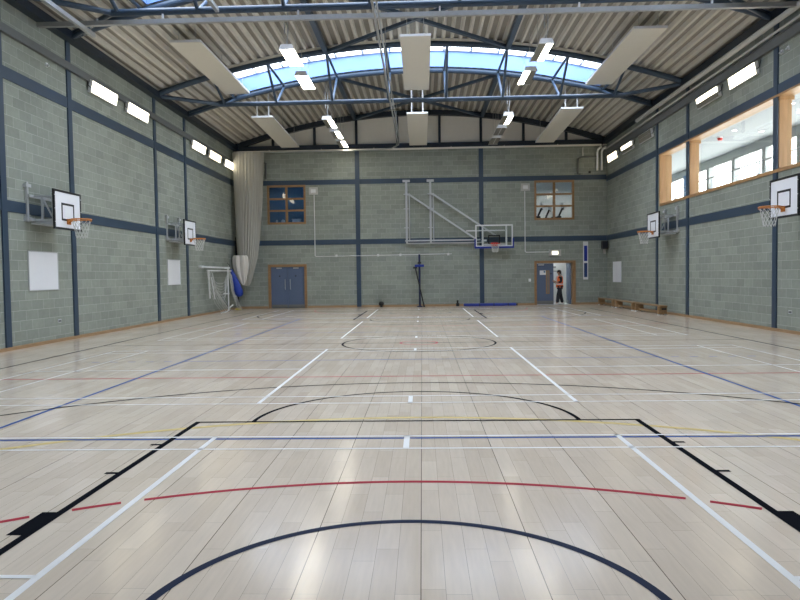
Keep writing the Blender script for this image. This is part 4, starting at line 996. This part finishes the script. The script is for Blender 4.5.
fo = bpy.data.objects.new('fingers', me); COL.objects.link(fo); fo.parent = pt
def lmesh(mb, name, m, smooth=True):
    bmesh.ops.recalc_face_normals(mb.bm, faces=mb.bm.faces); me = bpy.data.meshes.new(name); mb.bm.to_mesh(me); mb.bm.free(); me.materials.append(m)
    for p in me.polygons: p.use_smooth = smooth
    o = bpy.data.objects.new(name, me); COL.objects.link(o); o.parent = pt; return o
# face: nose, eyes, ears
f = MB(); f.sphere((-0.125, 0, 1.595), 0.022, 0.016, 0.026); f.sphere((-0.045, -0.088, 1.60), 0.022, 0.010, 0.034); f.sphere((-0.045, 0.088, 1.60), 0.022, 0.010, 0.034); lmesh(f, 'nose_and_ears', M['skin'])
f = MB(); f.sphere((-0.115, -0.03, 1.62), 0.012); f.sphere((-0.115, 0.03, 1.62), 0.012); f.sphere((-0.118, 0, 1.55), 0.008, 0.022, 0.006); lmesh(f, 'eyes_and_mouth', M['hair'])
f = MB(); f.sphere((-0.025, 0, 1.665), 0.098, 0.095, 0.075, 3); f.sphere((0.015, 0, 1.615), 0.075, 0.088, 0.085, 3); lmesh(f, 'hair', M['hair'])
tv = [(0,0,0.97,0.145),(0.0,-0.09,0.86,0.10),(-0.09,-0.10,0.48,0.10),(-0.14,-0.11,0.09,0.085),(0.02,0.09,0.86,0.10),(0.06,0.11,0.48,0.10),(0.17,0.13,0.09,0.085)]
skin('trousers', tv, [(0,1),(1,2),(2,3),(0,4),(4,5),(5,6)], M['trouser'], pt)
sv = [(0,0,1.0,0.14),(0,0,1.25,0.155),(0,0,1.40,0.135),(0.02,-0.19,1.39,0.075),(0.03,-0.24,1.14,0.06),(-0.12,-0.21,1.125,0.05),(0.02,0.19,1.39,0.075),(0.04,0.24,1.14,0.06),(-0.10,0.19,1.085,0.05)]
skin('shirt', sv, [(0,1),(1,2),(2,3),(3,4),(4,5),(2,6),(6,7),(7,8)], M['shirt'], pt)
# vest: shell around the torso
rings = []
for z, rx, ry in ((0.86, 0.175, 0.185), (0.98, 0.178, 0.19), (1.12, 0.175, 0.19), (1.26, 0.172, 0.19), (1.38, 0.158, 0.175), (1.45, 0.11, 0.12)):
    rings.append([(rx*math.cos(a*2*PI/24), ry*math.sin(a*2*PI/24), z) for a in range(24)])
v = MB().loft(rings, cap=False); vest = lmesh(v, 'vest', M['hivis'])
sd = vest.modifiers.new('solid', 'SOLIDIFY'); sd.thickness = 0.012
f = MB()
for z0 in (1.0,):
    f.loft([[(0.183*math.cos(a*2*PI/24), 0.196*math.sin(a*2*PI/24), z) for a in range(24)] for z in (z0, z0+0.05)], cap=False)
for y in (-0.09, 0.09): f.tube([(-0.165, y, 1.06), (-0.168, y, 1.25), (-0.145, y, 1.38), (-0.06, y, 1.455)], 0.022, 8)
lmesh(f, 'reflective_tape', M['reflective'])
for y, x, m in ((-0.11, -0.14, 'shoe_white'), (0.13, 0.17, 'shoe_white')):
    s = MB(); s.loft([[(x+0.05+dx*1.0, y+dy, z) for dx, dy in ((0.03,-0.035),(0.03,0.035),(-0.10,0.045),(-0.19,0.04),(-0.22,0.0),(-0.19,-0.04),(-0.10,-0.045))] for z in (0.001, 0.03)]+
                     [[(x+0.04+dx*0.9, y+dy*0.85, z+(0.03 if i < 2 else 0)) for i, (dx, dy) in enumerate(((0.03,-0.035),(0.03,0.035),(-0.10,0.045),(-0.19,0.04),(-0.22,0.0),(-0.19,-0.04),(-0.10,-0.045)))] for z in (0.065,)])
    so = lmesh(s, 'shoe', M[m])
ph = MB(); ph.bar((-0.37, -0.03, 1.16), (-0.33, -0.03, 1.30), 0.075, 0.012, up=(1,0,0)); ob = lmesh(ph, 'phone', M['black'], False)
bpy.data.objects.remove(ob)
ph = MB().bar((6.98-0.36, YE+0.12-0.04, 1.15), (6.98-0.33, YE+0.12-0.04, 1.29), 0.075, 0.012, up=(1,0,0))
tag(ph.build('phone', M['black'], origin=(6.63, YE+0.08, 1.22)), 'black phone held up in the hands of the person in the doorway', 'phone')

# ------------------------------------------------------------------ trees outside the gallery windows
def tree(x, y, h, label):
    t = thing('tree', label, 'tree', (x, y, 0), 'trees outside the gallery')
    MB().tube([(x, y, 0), (x+0.1, y, h*0.3), (x, y+0.1, h*0.65)], [0.25, 0.2, 0.1], 8).build('trunk', M['bark'], t, True)
    c = MB()
    for k in range(420):
        a = random.uniform(0, 2*PI); rr = random.random()**0.5*h*0.28; z = h*random.uniform(0.35, 1.0)
        rr *= max(0.15, math.sin(min(1, (1-(z/h-0.35)/0.65)*1.0+0.1)*PI*0.55))
        p = Vector((x+rr*math.cos(a), y+rr*math.sin(a), z)); s = random.uniform(0.22, 0.5)
        u = Vector((random.uniform(-1,1), random.uniform(-1,1), random.uniform(-0.6,0.6))).normalized(); v = u.orthogonal().normalized()
        c.poly([p-u*s, p-v*s*0.6, p+u*s, p+v*s*0.6])
    c.build('foliage', M['leaf'], t)
tree(30, 43, 9.3, 'leafy tree seen through the gallery window between the first two posts')
tree(33, 52, 9.6, 'leafy tree seen through the gallery window left of the wide pane middle')
tree(27, 26.5, 8.9, 'leafy tree seen through the gallery window at the right edge of the photo')

# ------------------------------------------------------------------ sky and daylight
wd = bpy.data.worlds.new('sky'); scn.world = wd; wd.use_nodes = True; nt = wd.node_tree
bg = nt.nodes['Background']; tc = nt.nodes.new('ShaderNodeTexCoord'); sp = nt.nodes.new('ShaderNodeSeparateXYZ'); cr = nt.nodes.new('ShaderNodeValToRGB')
nt.links.new(tc.outputs['Generated'], sp.inputs[0]); nt.links.new(sp.outputs['Z'], cr.inputs[0]); nt.links.new(cr.outputs[0], bg.inputs[0])
e = cr.color_ramp.elements; e[0].position = 0.0; e[0].color = (1.0, 0.98, 0.95, 1); e[1].position = 0.9; e[1].color = (0.86, 0.91, 1.0, 1)
bg.inputs[1].default_value = 4.5
def portal(loc, rot, sx, sy):
    l = bpy.data.lights.new('daylight_portal', 'AREA'); l.shape = 'RECTANGLE'; l.size = sx; l.size_y = sy; l.cycles.is_portal = True
    o = bpy.data.objects.new('daylight_portal', l); COL.objects.link(o); o.location = loc; o.rotation_euler = rot
for y0, y1 in SKY: portal((0, (y0+y1)/2, 10.45), (0, 0, 0), 14.1, y1-y0)
portal((GX+0.25, 21.4, 4.65), (0, PI/2, 0), 2.75, 30.2)
portal((7.05, YE+4.8, 5.15), (-PI/2, 0, 0), 3.7, 1.7)
# tube light inside the corridor
t = thing('corridor_light', 'ceiling light of the corridor behind the open door', 'ceiling light', (7.0, YE+1.4, 2.75))
MB().box(6.4, 7.6, YE+1.25, YE+1.55, 2.70, 2.749).build('housing', M['white'], t)
MB().box(6.45, 7.55, YE+1.28, YE+1.52, 2.69, 2.70).build('diffuser', emit('corridor_tube', (0.88, 0.95, 1.0), 10.0), t)

# ------------------------------------------------------------------ camera
cam = bpy.data.cameras.new('camera'); co = bpy.data.objects.new('camera', cam); COL.objects.link(co)
f_px, ch, cx, cy, yaw, pitch, roll = 655.73, 1.5895, 0.098, -1.3066, 0.034227, -0.037965, -0.014035
F = Vector((-math.sin(yaw)*math.cos(pitch), math.cos(yaw)*math.cos(pitch), math.sin(pitch)))
R0 = Vector((math.cos(yaw), math.sin(yaw), 0)); U0 = R0.cross(F)
R1 = R0*math.cos(roll)+U0*math.sin(roll); U1 = -R0*math.sin(roll)+U0*math.cos(roll)
m3 = Matrix((R1, U1, -F)).transposed()
co.matrix_world = Matrix.Translation((cx, cy, ch)) @ m3.to_4x4()
cam.sensor_width = 36; cam.lens = f_px/800*36; cam.clip_end = 300
scn.camera = co
vs_ = scn.view_settings; vs_.view_transform = 'Standard'; vs_.look = 'None'; vs_.gamma = 1.0; vs_.use_curve_mapping = False; vs_.exposure = 1.25
scn.cycles.max_bounces = 10; scn.cycles.diffuse_bounces = 6; scn.cycles.transparent_max_bounces = 16
